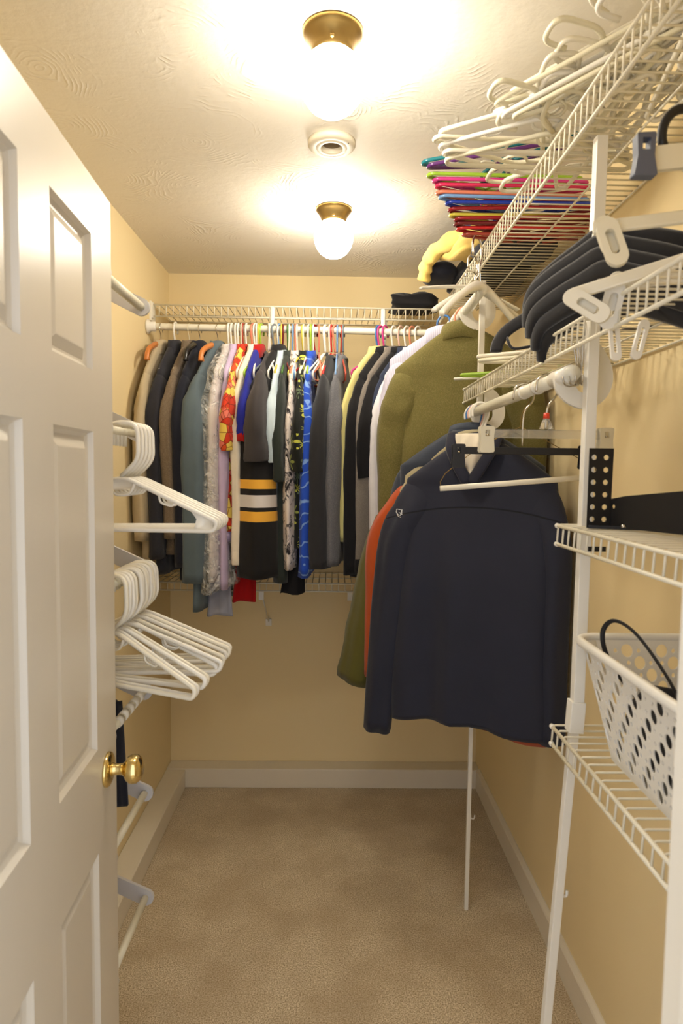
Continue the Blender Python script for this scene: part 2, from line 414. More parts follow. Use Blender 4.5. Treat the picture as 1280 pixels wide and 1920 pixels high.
MB().tube([(0, 0.012, 0), (0, 0.10, 0)], 0.0172, 20).obj('end_cap', M_WHITE, t); MB().tube([(0, 0.30, 0), (0, 0.315, 0)], 0.0165, 20).obj('joint_ring', M_WHITE, t); MB().tube([(0, 0.20, 0), (0, 0.215, 0)], 0.0165, 20).obj('joint_ring', M_WHITE, t)
teardrop(t, (0, 0.06, 0)); teardrop(t, (0, 0.83, 0), 0.95)
t = thing('closet_rod', 'white closet rod under the high right shelf where the olive blazer hangs', 'rod', (0.452, 1.95, 2.082))
MB().tube([(0, 0, 0), (0, 0.745, 0)], 0.0145, 20).obj('rod', M_ROD, t); teardrop(t, (0, 0.27, 0), 1.05)
t = thing('closet_rod', 'long white closet rod along the back wall holding the row of clothes', 'rod', (XL, 2.70, 2.112))
MB().tube(spline([(0, 0, 0.004), (0.4, 0, 0.002), (0.8, 0, 0), (1.12, 0, -0.004), (1.20, -0.012, -0.004), (1.226, -0.05, -0.006)], 5), 0.0140, 18).obj('rod', M_ROD, t)
MB().lathe([(0.0, 0), (0.030, 0), (0.030, 0.008), (0.020, 0.014), (0.020, 0.034), (0.0145, 0.038)], (1, 0, 0), (0.001, 0, 0.004), 24).obj('socket', M_WHITE, t)
for bx in (0.515, 0.985):
    st = MB(); st.tube(fillet([(bx, 0.054, 0.105), (bx, 0.05, 0.05), (bx, 0.028, -0.02), (bx, 0.004, -0.034), (bx, -0.018, -0.018)], 0.02), 0.010, 8, rz=0.0035, ref=(1, 0, 0)); st.obj('bracket', M_WHITE, t)
    st = MB(); st.tube([(bx+0.012, 0.054, 0.062), (bx+0.024, 0.30, -0.16)], 0.006, 8, rz=0.003); st.obj('brace', M_WHITE, t)
# low back shelf braces
for i, (bx, lab) in enumerate(((-0.30, 'slanted white brace under the low back shelf, at its left'), (0.088, 'short white bracket tab under the low back shelf, beside the olive quilted sleeve'))):
    t = thing('shelf_brace', lab, 'bracket', (bx, 2.757, 0.995))
    MB().box((-0.011, -0.003, -0.034), (0.011, 0.003, 0.006)).obj('clip', M_WHITE, t, smooth=False)
    if i == 0:
        MB().tube([(0, 0.002, -0.005), (0.004, 0.296, -0.200)], 0.006, 8, rz=0.003).obj('strut', M_WHITE, t)
        MB().box((-0.010, 0.292, -0.222), (0.018, 0.300, -0.190)).obj('wall_plate', M_WHITE, t, smooth=False)
t = thing('shelf_end_bracket', 'white plastic end bracket holding the back shelf at the left wall', 'bracket', (XL, 2.750, 2.195))
MB().box((0, -0.012, -0.045), (0.008, 0.05, 0.036)).obj('wall_plate', M_WHITE, t, smooth=False)
MB().box((0.007, -0.010, -0.034), (0.013, 0.010, 0.030)).obj('clip', M_WHITE, t, smooth=False)

# ladder of short rods on the left wall, behind the door
M_RAIL = plastic('rack_ivory', (232, 226, 205), 0.34); M_ARM = plastic('rack_arm_grey', (206, 203, 202), 0.45)
RX = -0.46
rod_labels = ['topmost short white rod on its sloping arm behind the door, nearest the ceiling',
 'white rod behind the door carrying the smaller upper bunch of white hangers', 'white rod behind the door carrying the large lower bunch of white hangers',
 'white knobbly rod just below the lower bunch of white hangers', 'bare white rod level with the brass door knob', 'bare lowest white rod near the carpet behind the door']
for z, lab in zip((1.915, 1.610, 1.284, 0.975, 0.714, 0.440), rod_labels):
    t = thing('wall_rack', lab, 'rack', (XL, 0, z), group='short rods on the left wall')
    MB().tube([(RX-XL, 1.275, 0), (RX-XL, 1.555, 0)], 0.0105 if z > 1.8 else 0.0085, 16).obj('rod', M_RAIL, t)
    for yy in (1.560, 1.29):
        out = [(0.0, 0.130), (0.0, 0.165)] + [(RX-XL+0.021*math.cos(a), 0.021*math.sin(a)) for a in [1.15-i*0.28 for i in range(13)]]
        v, f = flat2d(out, [], 0.008)
        o = mesh('arm', [(q.x, q.z, q.y) for q in v], f, M_ARM, t, smooth=False, loc=(0, yy, 0)); bevel(o, 0.002)
        MB().box((0.0, -0.014, 0.105), (0.006, 0.014, 0.195)).obj('wall_plate', M_ARM, t, smooth=False, loc=(0, yy, 0))
    if z < 1.0 and z > 0.9:
        for k in range(5):
            MB().tube([(RX-XL, 1.36+k*0.036, 0), (RX-XL, 1.382+k*0.036, 0)], 0.0112, 12).obj('sleeve_ring', M_WHITE, t)
# ------------------------------------------------------------------ hangers and clothes
# ------------------------------------------------------------------ hangers
HP = {}                            # part meshes of each hanger kind, shared by all copies
def hanger_parts(kind):
    if kind in HP: return HP[kind]
    parts = []
    def part(nm, mb, mat=None):
        me = bpy.data.meshes.new(nm); me.from_pydata([tuple(v) for v in mb.v], [], mb.f); me.validate(); me.update()
        me.polygons.foreach_set('use_smooth', [True]*len(me.polygons)); me.materials.append(mat); parts.append((nm, me, mat))
    if kind in ('tube', 'tubeweb'):             # tubular plastic hanger; origin = rod centre under the hook
        r = 0.0052
        part('hook', MB().tube(fillet([(-0.026, 0, -0.030), (-0.026, 0, 0.018), (0.036, 0, 0.019), (0.038, 0, -0.062), (0, 0, -0.098)], [0, 0.026, 0.026, 0.022, 0], 6), r, 8))
        fr = MB().tube(fillet([(0, 0, -0.097), (0.212, 0, -0.196), (0.204, 0, -0.216), (-0.204, 0, -0.216), (-0.212, 0, -0.196)], [0.03, 0.022, 0.012, 0.012, 0.022], 5, closed=True), r, 8, closed=True)
        for s in (-1, 1):
            fr.tube(fillet([(s*0.082, 0, -0.137), (s*0.086, 0, -0.156), (s*0.112, 0, -0.163), (s*0.118, 0, -0.155)], 0.008, 4), 0.0026, 6)
        fr.tube(fillet([(-0.030, 0, -0.112), (-0.018, 0, -0.140), (0.018, 0, -0.140), (0.030, 0, -0.112)], 0.018, 5), 0.0034, 6)
        if kind == 'tubeweb':
            for s in (-1, 1):
                P = [(s*0.150, -0.168), (s*0.206, -0.194), (s*0.200, -0.214), (s*0.160, -0.214), (s*0.166, -0.190)]
                fr.add([(x, y, z) for y in (-0.0015, 0.0015) for x, z in P], [(0, 1, 2, 3, 4), (9, 8, 7, 6, 5)]+[(i, (i+1) % 5, 5+(i+1) % 5, 5+i) for i in range(5)])
            P = [(0, -0.096), (0.052, -0.121), (0.030, -0.128), (-0.030, -0.128), (-0.052, -0.121)]
            fr.add([(x, y, z) for y in (-0.0015, 0.0015) for x, z in P], [(0, 1, 2, 3, 4), (9, 8, 7, 6, 5)]+[(i, (i+1) % 5, 5+(i+1) % 5, 5+i) for i in range(5)])
        part('frame', fr)
    elif kind == 'plain':          # thin plastic hanger with a round hook
        r = 0.0042
        part('hook', MB().tube(spline([(-0.024, 0, -0.022), (-0.025, 0, -0.002), (-0.012, 0, 0.018), (0.006, 0, 0.0195), (0.021, 0, 0.008), (0.024, 0, -0.016), (0.012, 0, -0.055), (0.0, 0, -0.090)], 4), r, 7))
        part('frame', MB().tube(fillet([(0, 0, -0.088), (0.200, 0, -0.204), (0.188, 0, -0.228), (-0.188, 0, -0.228), (-0.200, 0, -0.204)], [0.04, 0.02, 0.014, 0.014, 0.02], 5, closed=True), r, 7, closed=True))
    elif kind in ('wood', 'velvet', 'flat', 'velvet_bare'):
        hk = MB().tube(spline([(-0.026, 0, -0.020), (-0.022, 0, 0.006), (-0.006, 0, 0.0185), (0.012, 0, 0.016), (0.023, 0, 0.0), (0.020, 0, -0.022), (0.004, 0, -0.044), (0, 0, -0.086)], 4), 0.0019, 6)
        if kind != 'velvet_bare': part('hook', hk, M_CHROME)
        fr = MB()
        top = [(-0.222, -0.206), (-0.215, -0.178), (-0.190, -0.148), (-0.130, -0.120), (-0.060, -0.096), (-0.02, -0.082), (0, -0.080)]
        if kind == 'flat': top = [(-0.212, -0.150), (-0.190, -0.140), (-0.120, -0.112), (-0.055, -0.090), (-0.02, -0.082), (0, -0.080)]
        pts = [Vector((x, 0, z)) for x, z in top] + [Vector((-x, 0, z)) for x, z in reversed(top[:-1])]
        pts = spline(pts, 4); n = len(pts)
        hh = [({'wood': 0.011, 'flat': 0.0075}.get(kind, 0.0145))+(0.002 if kind == 'flat' else 0.006)*math.sin(PI*i/(n-1)) for i in range(n)]
        wv = 0.0055 if 'velvet' in kind else (0.010 if kind == 'wood' else 0.0045)
        fr.tube(pts, hh, 8, rz=wv, ref=(0, 0, 1))
        part('shoulders', fr)
        if kind in ('wood', 'velvet'):
            part('trouser_bar', MB().tube(fillet([(-0.196, 0, -0.172), (-0.186, 0, -0.208), (0.186, 0, -0.208), (0.196, 0, -0.172)], 0.02, 4), 0.0035, 7))
    elif kind == 'wire':
        r = 0.0013
        part('hook', MB().tube(spline([(-0.022, 0, -0.016), (-0.018, 0, 0.010), (0.002, 0, 0.0165), (0.020, 0, 0.006), (0.020, 0, -0.018), (0.004, 0, -0.045), (0, 0, -0.080)], 4), r, 6))
        part('frame', MB().tube(fillet([(0, 0, -0.078), (0.2, 0, -0.2), (-0.2, 0, -0.2)], [0.01, 0.012, 0.012], 4, closed=True), r, 6, closed=True))
    HP[kind] = parts; return parts
def frame_matrix(o, x, z):
    X = Vector(x).normalized(); Z = Vector(z); Z = (Z-X*Z.dot(X)).normalized(); Y = Z.cross(X)
    M = Matrix((X, Y, Z)).transposed().to_4x4(); M.translation = o; return M
def hanger(kind, mat, M, label, group=None, name=None):
    t = thing(name or {'tube': 'plastic_hanger', 'plain': 'plastic_hanger', 'wood': 'wooden_hanger', 'velvet': 'velvet_hanger', 'tubeweb': 'plastic_hanger', 'velvet_bare': 'velvet_hanger', 'flat': 'flat_hanger', 'wire': 'wire_hanger'}[kind], label, 'hanger', group=group)
    t.matrix_world = M
    for nm, me, own in hanger_parts(kind):
        o = bpy.data.objects.new(nm, me); COL.objects.link(o); o.parent = t
        if own is None: o.material_slots[0].link = 'OBJECT'; o.material_slots[0].material = mat
    return t
COLS = {'white': M_WHITE, 'cream': M_CREAM, 'ivory': M_IVORY}
for nm, c in {'teal': (24, 118, 128), 'purple': (92, 40, 110), 'lime': (158, 196, 60), 'pink': (214, 60, 140), 'rose': (214, 44, 92), 'salmon': (226, 132, 104), 'sky': (120, 162, 214), 'cobalt': (30, 58, 170),
              'crimson': (150, 20, 32), 'mustard': (206, 190, 70), 'maroon': (110, 24, 28), 'red': (196, 30, 34), 'brick': (166, 66, 50), 'slate': (112, 122, 132), 'orange_hanger': (236, 150, 116), 'blue_hanger': (70, 122, 186), 'black_hanger': (28, 28, 30), 'green_hanger': (70, 120, 50), 'wood': (206, 126, 62), 'violet': (120, 60, 170), 'palepink': (232, 190, 176)}.items():
    COLS[nm] = plastic(nm+'_plastic' if nm != 'wood' else 'hanger_wood', c, 0.25, spec=0.6)

# ------------------------------------------------------------------ garments
def loft(rows, n, name, mat, parent, closed_top=False, open_end=True):
    """rows: list of lists of n points"""
    v = [p for r_ in rows for p in r_]; f = []
    for i in range(len(rows)-1):
        for j in range(n):
            j2 = (j+1) % n; f.append((i*n+j, (i+1)*n+j, (i+1)*n+j2, i*n+j2))
    if closed_top: f.append(tuple(range(n)))
    if not open_end: f.append(tuple(reversed(range((len(rows)-1)*n, len(rows)*n))))
    return mesh(name, v, f, mat, parent)
def garment_body(parent, mat, sw, length, hemw, th, drop=0.105, slope=0.075, n=40, rows=24, fold=0.012, seed=0, hem=0.0, neck=0.055, name='body', arm=0.0, topt=0.016, skew=0.0):
    rnd = random.Random(seed); ph = [rnd.uniform(0, 6.28) for _ in range(8)]
    k1, k2 = rnd.uniform(5, 8), rnd.uniform(9, 13)
    R_ = []
    nsh = 7
    prof = []
    for i in range(nsh+1):
        t = i/nsh; w = neck+(sw-neck)*t; z = -drop-slope*(t**1.15); prof.append((z, w, topt*(0.9+0.3*t), 0.0))
    zt = -drop-slope
    for i in range(1, rows+1):
        t = i/rows; s = min(1, t*2.2); s = s*s*(3-2*s)
        w = sw + (hemw-sw)*(t**0.7) - arm*math.sin(min(1, t*4)*PI)
        prof.append((zt-(length-slope)*t, w, topt+(th-topt)*s, t))
    for z, w, tk, t in prof:
        row = []
        for j in range(n):
            a = 2*PI*j/n; c, s_ = math.cos(a), math.sin(a)
            e = 0.62
            x = w*math.copysign(abs(c)**e, c); y = tk*math.copysign(abs(s_)**0.75, s_)
            u = x/max(w, 0.01)
            side = 0 if s_ >= 0 else 3
            amp = fold*t**0.8
            y += amp*(math.sin(k1*u+ph[side]+1.2*t)*0.7+math.sin(k2*u+ph[side+1]-0.8*t)*0.4)
            x += fold*0.5*t*math.sin(7*t+ph[6])*abs(c)
            zz = z + hem*t*math.sin(3.1*u+ph[7])*0.5 + skew*t*u
            row.append((x, y, zz))
        R_.append(row)
    last = R_[-1]                                   # turned-in hem
    R_.append([(x*0.97, y*0.86, z+0.006) for x, y, z in last])
    R_.append([(x*0.96, y*0.82, z+0.030) for x, y, z in last])
    return loft(R_, n, name, mat, parent, closed_top=True)
def garment_sleeve(parent, mat, side, sw, zt, end, out=0.045, w0=0.075, w1=0.05, t0=0.035, t1=0.030, n=18, rows=18, seed=0, fwd=0.0, name='sleeve', wr=0.006, splay=0.0, cap=None):
    """hanging sleeve: from the shoulder point to local z = end"""
    rnd = random.Random(seed+31*side); ph = [rnd.uniform(0, 6.28) for _ in range(4)]
    short = end > zt-0.42
    mid = zt*0.45+end*0.55 if short else zt-0.22
    p = spline([(sw-0.085, 0, zt-0.036), (sw-0.058, fwd*0.05, zt-0.058), (sw-0.040+out*0.5, fwd*0.2, zt-0.115), (sw-0.028+out+splay*0.25, fwd*0.5, min(mid, zt-0.16)), (sw-0.024+out*0.9+splay*0.6, fwd*0.8, zt*0.4+end*0.6 if not short else zt*0.2+end*0.8), (sw-0.020+out*0.6+splay, fwd, end)], 6)
    k = len(p); R_ = []
    for i, c in enumerate(p):
        t = i/(k-1); tg = (p[min(i+1, k-1)]-p[max(i-1, 0)]).normalized()
        B = Vector((0, 1, 0)); Nn = tg.cross(B).normalized(); B = Nn.cross(tg)
        g_ = min(1, t*4.5); g_ = g_*g_*(3-2*g_); w = (w0+(w1-w0)*t)*(0.38+0.62*g_); h_ = min(1, t*2.0); tk = (t0+(t1-t0)*t)*(0.34+0.66*h_)
        row = []
        for j in range(n):
            a = 2*PI*j/n
            g2 = min(1, max(0, t-0.12)*3)
            q = 1+g2*(0.08*math.sin(3*a+ph[0]+2.5*t)+0.07*math.sin(5*a+ph[2]-2*t)+0.03*math.sin(2*a+ph[3]+7*t))
            wob = g2*wr*(0.5*math.sin(9*t+ph[1]+2.4*math.cos(a))+0.3*math.sin(27*t+ph[2]+3*math.sin(a))+0.25*math.sin(47*t+5*a+ph[3]))
            v = c+Nn*(math.cos(a)*w*q)+B*(math.sin(a)*tk*q+wob)
            row.append((v.x*side, v.y, v.z))
        R_.append(row)
    last = R_[-1]; cc = Vector((p[-1].x*side, p[-1].y, p[-1].z))
    R_.append([tuple(cc+(Vector(q)-cc)*0.86+Vector((0, 0, 0.004))) for q in last])
    R_.append([tuple(cc+(Vector(q)-cc)*0.80+Vector((0, 0, 0.035))) for q in last])
    return loft(R_, n, name, mat, parent, open_end=False)
def collar(parent, mat, drop, kind, w=0.066, seed=0, cy=0.5):
    n = 22
    if kind == 'crew':
        return MB().tube([(w*math.cos(2*PI*i/n), 0.030*cy*math.sin(2*PI*i/n), -drop+0.002-0.010*math.sin(2*PI*i/n)-0.018*(abs(math.cos(2*PI*i/n))**2)) for i in range(n)], 0.006, 8, closed=True).obj('neckband', mat, parent)
    hgt = {'shirt': 0.022, 'jacket': 0.026, 'hood': 0.020}[kind]
    rows = []
    for (f, hz, ty) in ((1.02, -0.020, 0.033), (0.98, hgt*0.55, 0.036), (0.97, hgt, 0.036), (1.06, hgt*0.98, 0.043), (1.20, hgt*0.2, 0.050), (1.34, -0.030, 0.050), (1.32, -0.032, 0.044)):
        rows.append([(w*f*math.cos(2*PI*i/n), ty*cy*math.sin(2*PI*i/n), -drop+hz-0.024*abs(math.cos(2*PI*i/n))**2*(1 if hz < 0.02 else 0.5)) for i in range(n)])
    return loft(rows, n, 'collar', mat, parent)
def garment(name, label, cat, org, rz, mat, sw=0.205, length=0.72, hemw=0.23, th=0.030, sleeve=None, send=-0.80, sl_mat=None, col='shirt', col_mat=None, cy=0.5, seed=0, drop=0.085, slope=0.120, fold=0.010, group='clothes on the back rod', sides=(1, -1), cuff=None, **sk):
    t = thing(name, label, cat, org, (0, 0, rz), group)
    bk = {k: sk.pop(k) for k in ('hem', 'arm', 'n', 'rows', 'topt', 'skew') if k in sk}
    garment_body(t, mat, sw, length, hemw, th, drop=drop, slope=slope, seed=seed, fold=fold, **bk)
    if sleeve:
        for s in sides:
            o = garment_sleeve(t, sl_mat or mat, s, sw, -drop-slope, send, seed=seed, **sk)
            if cuff:
                p = [Vector(v.co) for v in o.data.vertices]; nn = sk.get('n', 18); ring = p[-4*nn:-3*nn] if False else p[(len(p)//nn-3)*nn:(len(p)//nn-2)*nn]
                c = sum(ring, Vector())/len(ring)
                rows = [[tuple(c+(q-c)*f+Vector((0, 0, dz))) for q in ring] for f, dz in ((1.02, 0.055), (1.10, 0.050), (1.10, 0.0), (1.04, -0.004), (0.9, 0.0))]
                loft(rows, nn, 'cuff', cuff, o)
    if col: collar(t, col_mat or mat, drop, col, seed=seed, cy=cy)
    return t
# fabrics
F = {}
F['beige'] = cloth('beige_wool', (188, 172, 142)); F['charcoal'] = cloth('charcoal_wool', (44, 44, 52)); F['taupe'] = cloth('taupe_tweed', (112, 98, 82), fleck=(136, 120, 100)); F['navy'] = cloth('navy_wool', (30, 32, 44))
F['slate'] = cloth('slate_blue', (92, 106, 114)); F['pale'] = cloth('pale_shirting', (214, 206, 204)); F['lilac'] = cloth('lilac_shirting', (196, 178, 212)); F['cream'] = cloth('cream_cotton', (232, 222, 204)); F['royal'] = cloth('royal_blue_knit', (38, 44, 150)); F['redtrim'] = cloth('red_knit', (176, 26, 26)); F['yellowtrim'] = cloth('yellow_knit', (240, 196, 60))
F['graphite'] = cloth('graphite_jersey', (64, 60, 62)); F['black'] = cloth('black_jersey', (26, 25, 28)); F['ice'] = cloth('ice_blue_cotton', (198, 214, 222)); F['deepgreen'] = cloth('dark_green_cotton', (48, 54, 50)); F['soot'] = cloth('soot_fleece', (46, 46, 50)); F['heather'] = cloth('heather_grey', (98, 98, 104), fleck=(120, 120, 124)); F['butter'] = cloth('butter_yellow', (222, 212, 140)); F['stone'] = cloth('stone_grey', (124, 116, 108), fleck=(140, 132, 124))
F['white'] = cloth('white_cotton', (226, 222, 226)); F['ecru'] = cloth('ecru_linen', (232, 216, 182)); F['inkblue'] = cloth('ink_blue', (52, 60, 82)); F['olive'] = cloth('olive_wool', (106, 99, 52), fleck=(126, 116, 72), var=0.2); F['jacketnavy'] = cloth('softshell_navy', (38, 40, 56), 0.8, 0.08, 1400); F['rust'] = cloth('rust_fleece', (178, 76, 30)); F['moss'] = cloth('moss_quilt', (92, 88, 36), 0.7); F['puffer'] = cloth('puffer_blue', (48, 56, 72), 0.55); F['khaki'] = cloth('khaki_lining', (168, 158, 128)); F['greydress'] = cloth('dove_grey', (150, 152, 166)); F['crimsonknit'] = cloth('crimson_knit', (170, 16, 20))
def pat_base(name): t = NT(name); return t, t.coord(scale=(1, 1, 1))
def pattern(name, build, rough=0.8):
    t = NT(name); v = t.coord(); col = build(t, v)
    t.set(Base_Color=col, Roughness=rough, Specular_IOR_Level=0.25, Sheen_Weight=0.1)
    t.bump(t.noise(v, 30, 3), 0.3, 0.003); F[name] = t.m
def p_hawaii(t, v):
    vo = t.n('TexVoronoi', feature='F1'); vo.inputs['Scale'].default_value = 34; t.l(v, vo.inputs['Vector'])
    ed = t.n('TexVoronoi', feature='DISTANCE_TO_EDGE'); ed.inputs['Scale'].default_value = 34; t.l(v, ed.inputs['Vector'])
    sp = t.n('SeparateColor'); t.l(vo.outputs['Color'], sp.inputs[0])
    c = t.ramp(sp.outputs[0], [(0.0, L(206, 56, 26)), (0.22, L(222, 84, 40)), (0.34, L(236, 204, 92)), (0.86, L(226, 120, 100))], 'CONSTANT')
    band = t.ramp(t.noise(v, 5.5, 1), [(0.56, (0, 0, 0, 1)), (0.60, (1, 1, 1, 1))], 'LINEAR')
    c = t.mix(band, c, L(208, 58, 30))
    return t.mix(t.ramp(ed.outputs['Distance'], [(0.015, (1, 1, 1, 1)), (0.05, (0, 0, 0, 1))]), c, L(120, 40, 20))
pattern('hawaiian_print', p_hawaii)
def p_ink(t, v):
    n1 = t.noise(v, 17, 6, 0.7, 1.2)
    return t.ramp(n1, [(0.40, L(40, 36, 40)), (0.455, L(150, 142, 140)), (0.48, L(226, 214, 206))])
pattern('ink_floral', p_ink)
def p_swirl(t, v):
    w = t.n('TexWave', wave_type='RINGS'); w.inputs['Scale'].default_value = 6; w.inputs['Distortion'].default_value = 9; w.inputs['Detail'].default_value = 2; w.inputs['Detail Scale'].default_value = 2.0
    t.l(v, w.inputs['Vector'])
    return t.mix(t.ramp(w.outputs['Fac'], [(0.90, (0, 0, 0, 1)), (0.985, (1, 1, 1, 1))]), L(36, 78, 190), L(128, 164, 226))
pattern('blue_swirl', p_swirl)
def p_leaf(t, v):
    mp = t.n('Mapping'); mp.inputs['Scale'].default_value = (1, 1, 1); t.l(v, mp.inputs[0])
    vo = t.n('TexVoronoi', feature='F1'); vo.inputs['Scale'].default_value = 16; vo.inputs['Randomness'].default_value = 0.55; t.l(mp.outputs[0], vo.inputs['Vector'])
    sb_ = t.n('VectorMath', operation='SCALE'); t.l(mp.outputs[0], sb_.inputs[0]); sb_.inputs['Scale'].default_value = 16
    d = t.n('VectorMath', operation='SUBTRACT'); t.l(mp.outputs[0], d.inputs[0]); t.l(vo.outputs['Position'], d.inputs[1])
    s = t.n('SeparateXYZ'); t.l(d.outputs[0], s.inputs[0])
    ang = t.math('ARCTAN2', s.outputs[2], t.math('ADD', s.outputs[1], s.outputs[0]))
    r_ = t.math('MULTIPLY', vo.outputs['Distance'], 1.0)
    lob = t.math('POWER', t.math('ABSOLUTE', t.math('COSINE', t.math('MULTIPLY', ang, 4.0))), 1.6)
    lim = t.math('MULTIPLY_ADD', lob, 0.52, 0.06)
    inside = t.math('LESS_THAN', r_, lim)
    sp = t.n('SeparateColor'); t.l(vo.outputs['Color'], sp.inputs[0])
    c = t.ramp(sp.outputs[1], [(0.0, L(92, 108, 84)), (0.30, L(206, 208, 84)), (0.8, L(150, 160, 76))], 'CONSTANT')
    return t.mix(inside, L(24, 28, 24), c)
pattern('leaf_print', p_leaf)
def p_stripe(t, v):
    w = t.n('TexWave', wave_type='BANDS', bands_direction='X'); w.inputs['Scale'].default_value = 42; t.l(v, w.inputs['Vector'])
    return t.mix(w.outputs['Fac'], L(178, 174, 200), L(212, 208, 224))
pattern('lavender_stripe', p_stripe)
def p_jersey(t, v):
    s = t.n('SeparateXYZ'); t.l(v, s.inputs[0])
    f = t.math('MULTIPLY_ADD', s.outputs[2], 1.0, 1.0)       # z = -1 .. 0
    k = L(26, 25, 27); y = L(238, 178, 66); w = L(214, 208, 206)
    return t.ramp(f, [(0.0, k), (0.218, y), (0.256, k), (0.273, w), (0.318, k), (0.341, y), (0.378, k)], 'CONSTANT')
pattern('hockey_bands', p_jersey)
def mat_film():
    t = NT('clear_film'); v = t.coord()
    t.set(Base_Color=(0.97, 0.96, 0.92, 1), Roughness=0.14, Alpha=0.3, Specular_IOR_Level=1.0, IOR=1.5)
    n = t.noise(v, 22, 5, 0.65, 1.5); rg_ = t.math('ABSOLUTE', t.math('SUBTRACT', t.noise(v, 13, 3, 0.6, 0.8), 0.5)); t.bump(rg_, 1.0, 0.09)
    t.l(t.ramp(n, [(0.35, (0.12, 0.12, 0.12, 1)), (0.58, (0.34, 0.34, 0.34, 1)), (0.68, (0.75, 0.75, 0.75, 1))]), t.b.inputs['Alpha'])
    return t.m
M_FILM = mat_film()

RZ, RY = 2.112, 2.70
def on_rod(c, a, yn=2.45, arm=0.25):
    """hook position on the back rod for a garment whose near edge shows around frame column c"""
    xn = (c-620)/1192*yn; return xn+arm*math.sin(math.radians(a))
def back(name, label, cat, c, a, matname, hk='white', kind='plain', hl=None, **kw):
    x = on_rod(c, a); rz = -math.radians(90+a)
    g = garment(name, label, cat, (x, RY, RZ), rz, F[matname], **kw)
    d = Vector((math.cos(rz), math.sin(rz), 0))
    h_ = hanger(kind, COLS[hk] if hk in COLS else hk, frame_matrix(Vector((x, RY, RZ+0.001)), d, (0, 0, 1)), hl or ('%s hanger under the %s' % (hk.replace('_hanger', ''), ' '.join(label.split(',')[0].split(' with ')[0].split(' hanging')[0].split()[:11]))), group='hangers on the back rod')
    if kind == 'wood': h_.scale = (0.84, 1.0, 0.80)
    return g
J = dict(sleeve=True, col='jacket', sw=0.212, drop=0.078, slope=0.135, th=0.034, w0=0.085, w1=0.060)
back('suit_jacket', 'beige wool jacket on a wooden hanger, leftmost on the back rod', 'jacket', 268, 2, 'beige', 'wood', 'wood', length=0.86, send=-0.86, t0=0.040, t1=0.036, seed=1, **J)
back('suit_jacket', 'charcoal suit jacket just right of the beige jacket', 'jacket', 291, 5, 'charcoal', 'white', length=0.92, send=-0.93, t0=0.034, t1=0.03, seed=2, **J)
back('suit_jacket', 'taupe tweed jacket between two dark suit jackets', 'jacket', 317, 6, 'taupe', 'cream', 'wire', length=0.84, send=-0.85, t0=0.030, t1=0.028, seed=3, **J)
g = back('suit_jacket', 'dark navy blazer with gold buttons on its cuff', 'jacket', 338, 6, 'navy', 'black_hanger', 'wood', length=0.94, send=-0.96, t0=0.028, t1=0.03, seed=4, **J)
for k in range(4):
    MB().lathe([(0, 0.004), (0.005, 0.003), (0.006, 0.0)], (0.3, 1, 0), (0.268, 0.034, -0.95+k*0.022), 10).obj('button', M_BRASS, g)
back('overcoat', 'slate blue long coat reaching lower than its neighbours', 'coat', 364, 11, 'slate', 'wood', 'wood', length=1.06, send=-1.02, t0=0.042, t1=0.048, seed=5, fold=0.012, hemw=0.26, **{k: v for k, v in J.items() if k != 'w1'}, w1=0.075)
g = back('dress_shirt', 'pale shirt sheathed in clear dry-cleaning film', 'shirt', 397, 6, 'pale', length=0.80, send=-1.02, sleeve=True, seed=6, t0=0.030, t1=0.024, w0=0.07, w1=0.045)
fb = garment_body(g, M_FILM, 0.250, 0.98, 0.295, 0.060, drop=0.075, slope=0.13, seed=9, fold=0.030, rows=34, n=56, name='film_cover', hem=0.05, topt=0.035)
for v_ in fb.data.vertices:
    c_ = v_.co
    if c_.y < 0.01: c_.y -= 0.062*math.exp(-((c_.z+0.40)/0.085)**2)*math.exp(-((c_.x-0.20)/0.11)**2)
fb['label'] = 'crinkled clear plastic dry-cleaning film'
back('dress_shirt', 'lilac dress shirt between the film-covered shirt and the red print shirt', 'shirt', 417, 3, 'lilac', length=0.78, send=-1.05, sleeve=True, seed=7, t0=0.022, t1=0.018, w0=0.07, w1=0.045)
back('print_shirt', 'red and yellow tropical print shirt with short sleeves', 'shirt', 428, 5, 'hawaiian_print', 'brick', length=0.74, send=-0.50, sleeve=True, seed=8, t0=0.026, t1=0.030, w0=0.09, w1=0.085)
back('dress_shirt', 'cream long-sleeved shirt right of the red print shirt', 'shirt', 441, 10, 'cream', 'white', length=0.78, send=-0.95, sleeve=True, seed=9, t0=0.026, t1=0.020, w0=0.075, w1=0.042, cuff=F['cream'])
back('sports_shirt', 'royal blue sports shirt with red trim', 'shirt', 458, 6, 'royal', 'mustard', length=0.80, send=-0.46, sleeve=True, seed=10, t0=0.022, t1=0.028, w0=0.09, w1=0.08, cuff=F['redtrim'], col_mat=F['redtrim'])
g = back('hockey_jersey', 'black hockey jersey with yellow and white sleeve bands', 'jersey', 478, 16, 'black', 'sky', length=0.88, send=-1.00, sleeve=True, sl_mat=F['hockey_bands'], seed=11, t0=0.050, t1=0.082, w0=0.09, w1=0.085, th=0.040, fwd=0.0)
back('t_shirt', 'graphite grey t-shirt hanging over the striped hockey jersey', 't-shirt', 484, 4, 'graphite', 'white', length=0.74, send=-0.54, sleeve=True, seed=12, t0=0.040, t1=0.060, w0=0.10, w1=0.10, sw=0.235, col='crew', drop=0.108, slope=0.105)
back('t_shirt', 'ice blue short-sleeved shirt right of the graphite t-shirt', 'shirt', 510, 3, 'ice', 'mustard', length=0.74, send=-0.545, sleeve=True, seed=13, t0=0.022, t1=0.028, w0=0.09, w1=0.08, drop=0.108, slope=0.105)
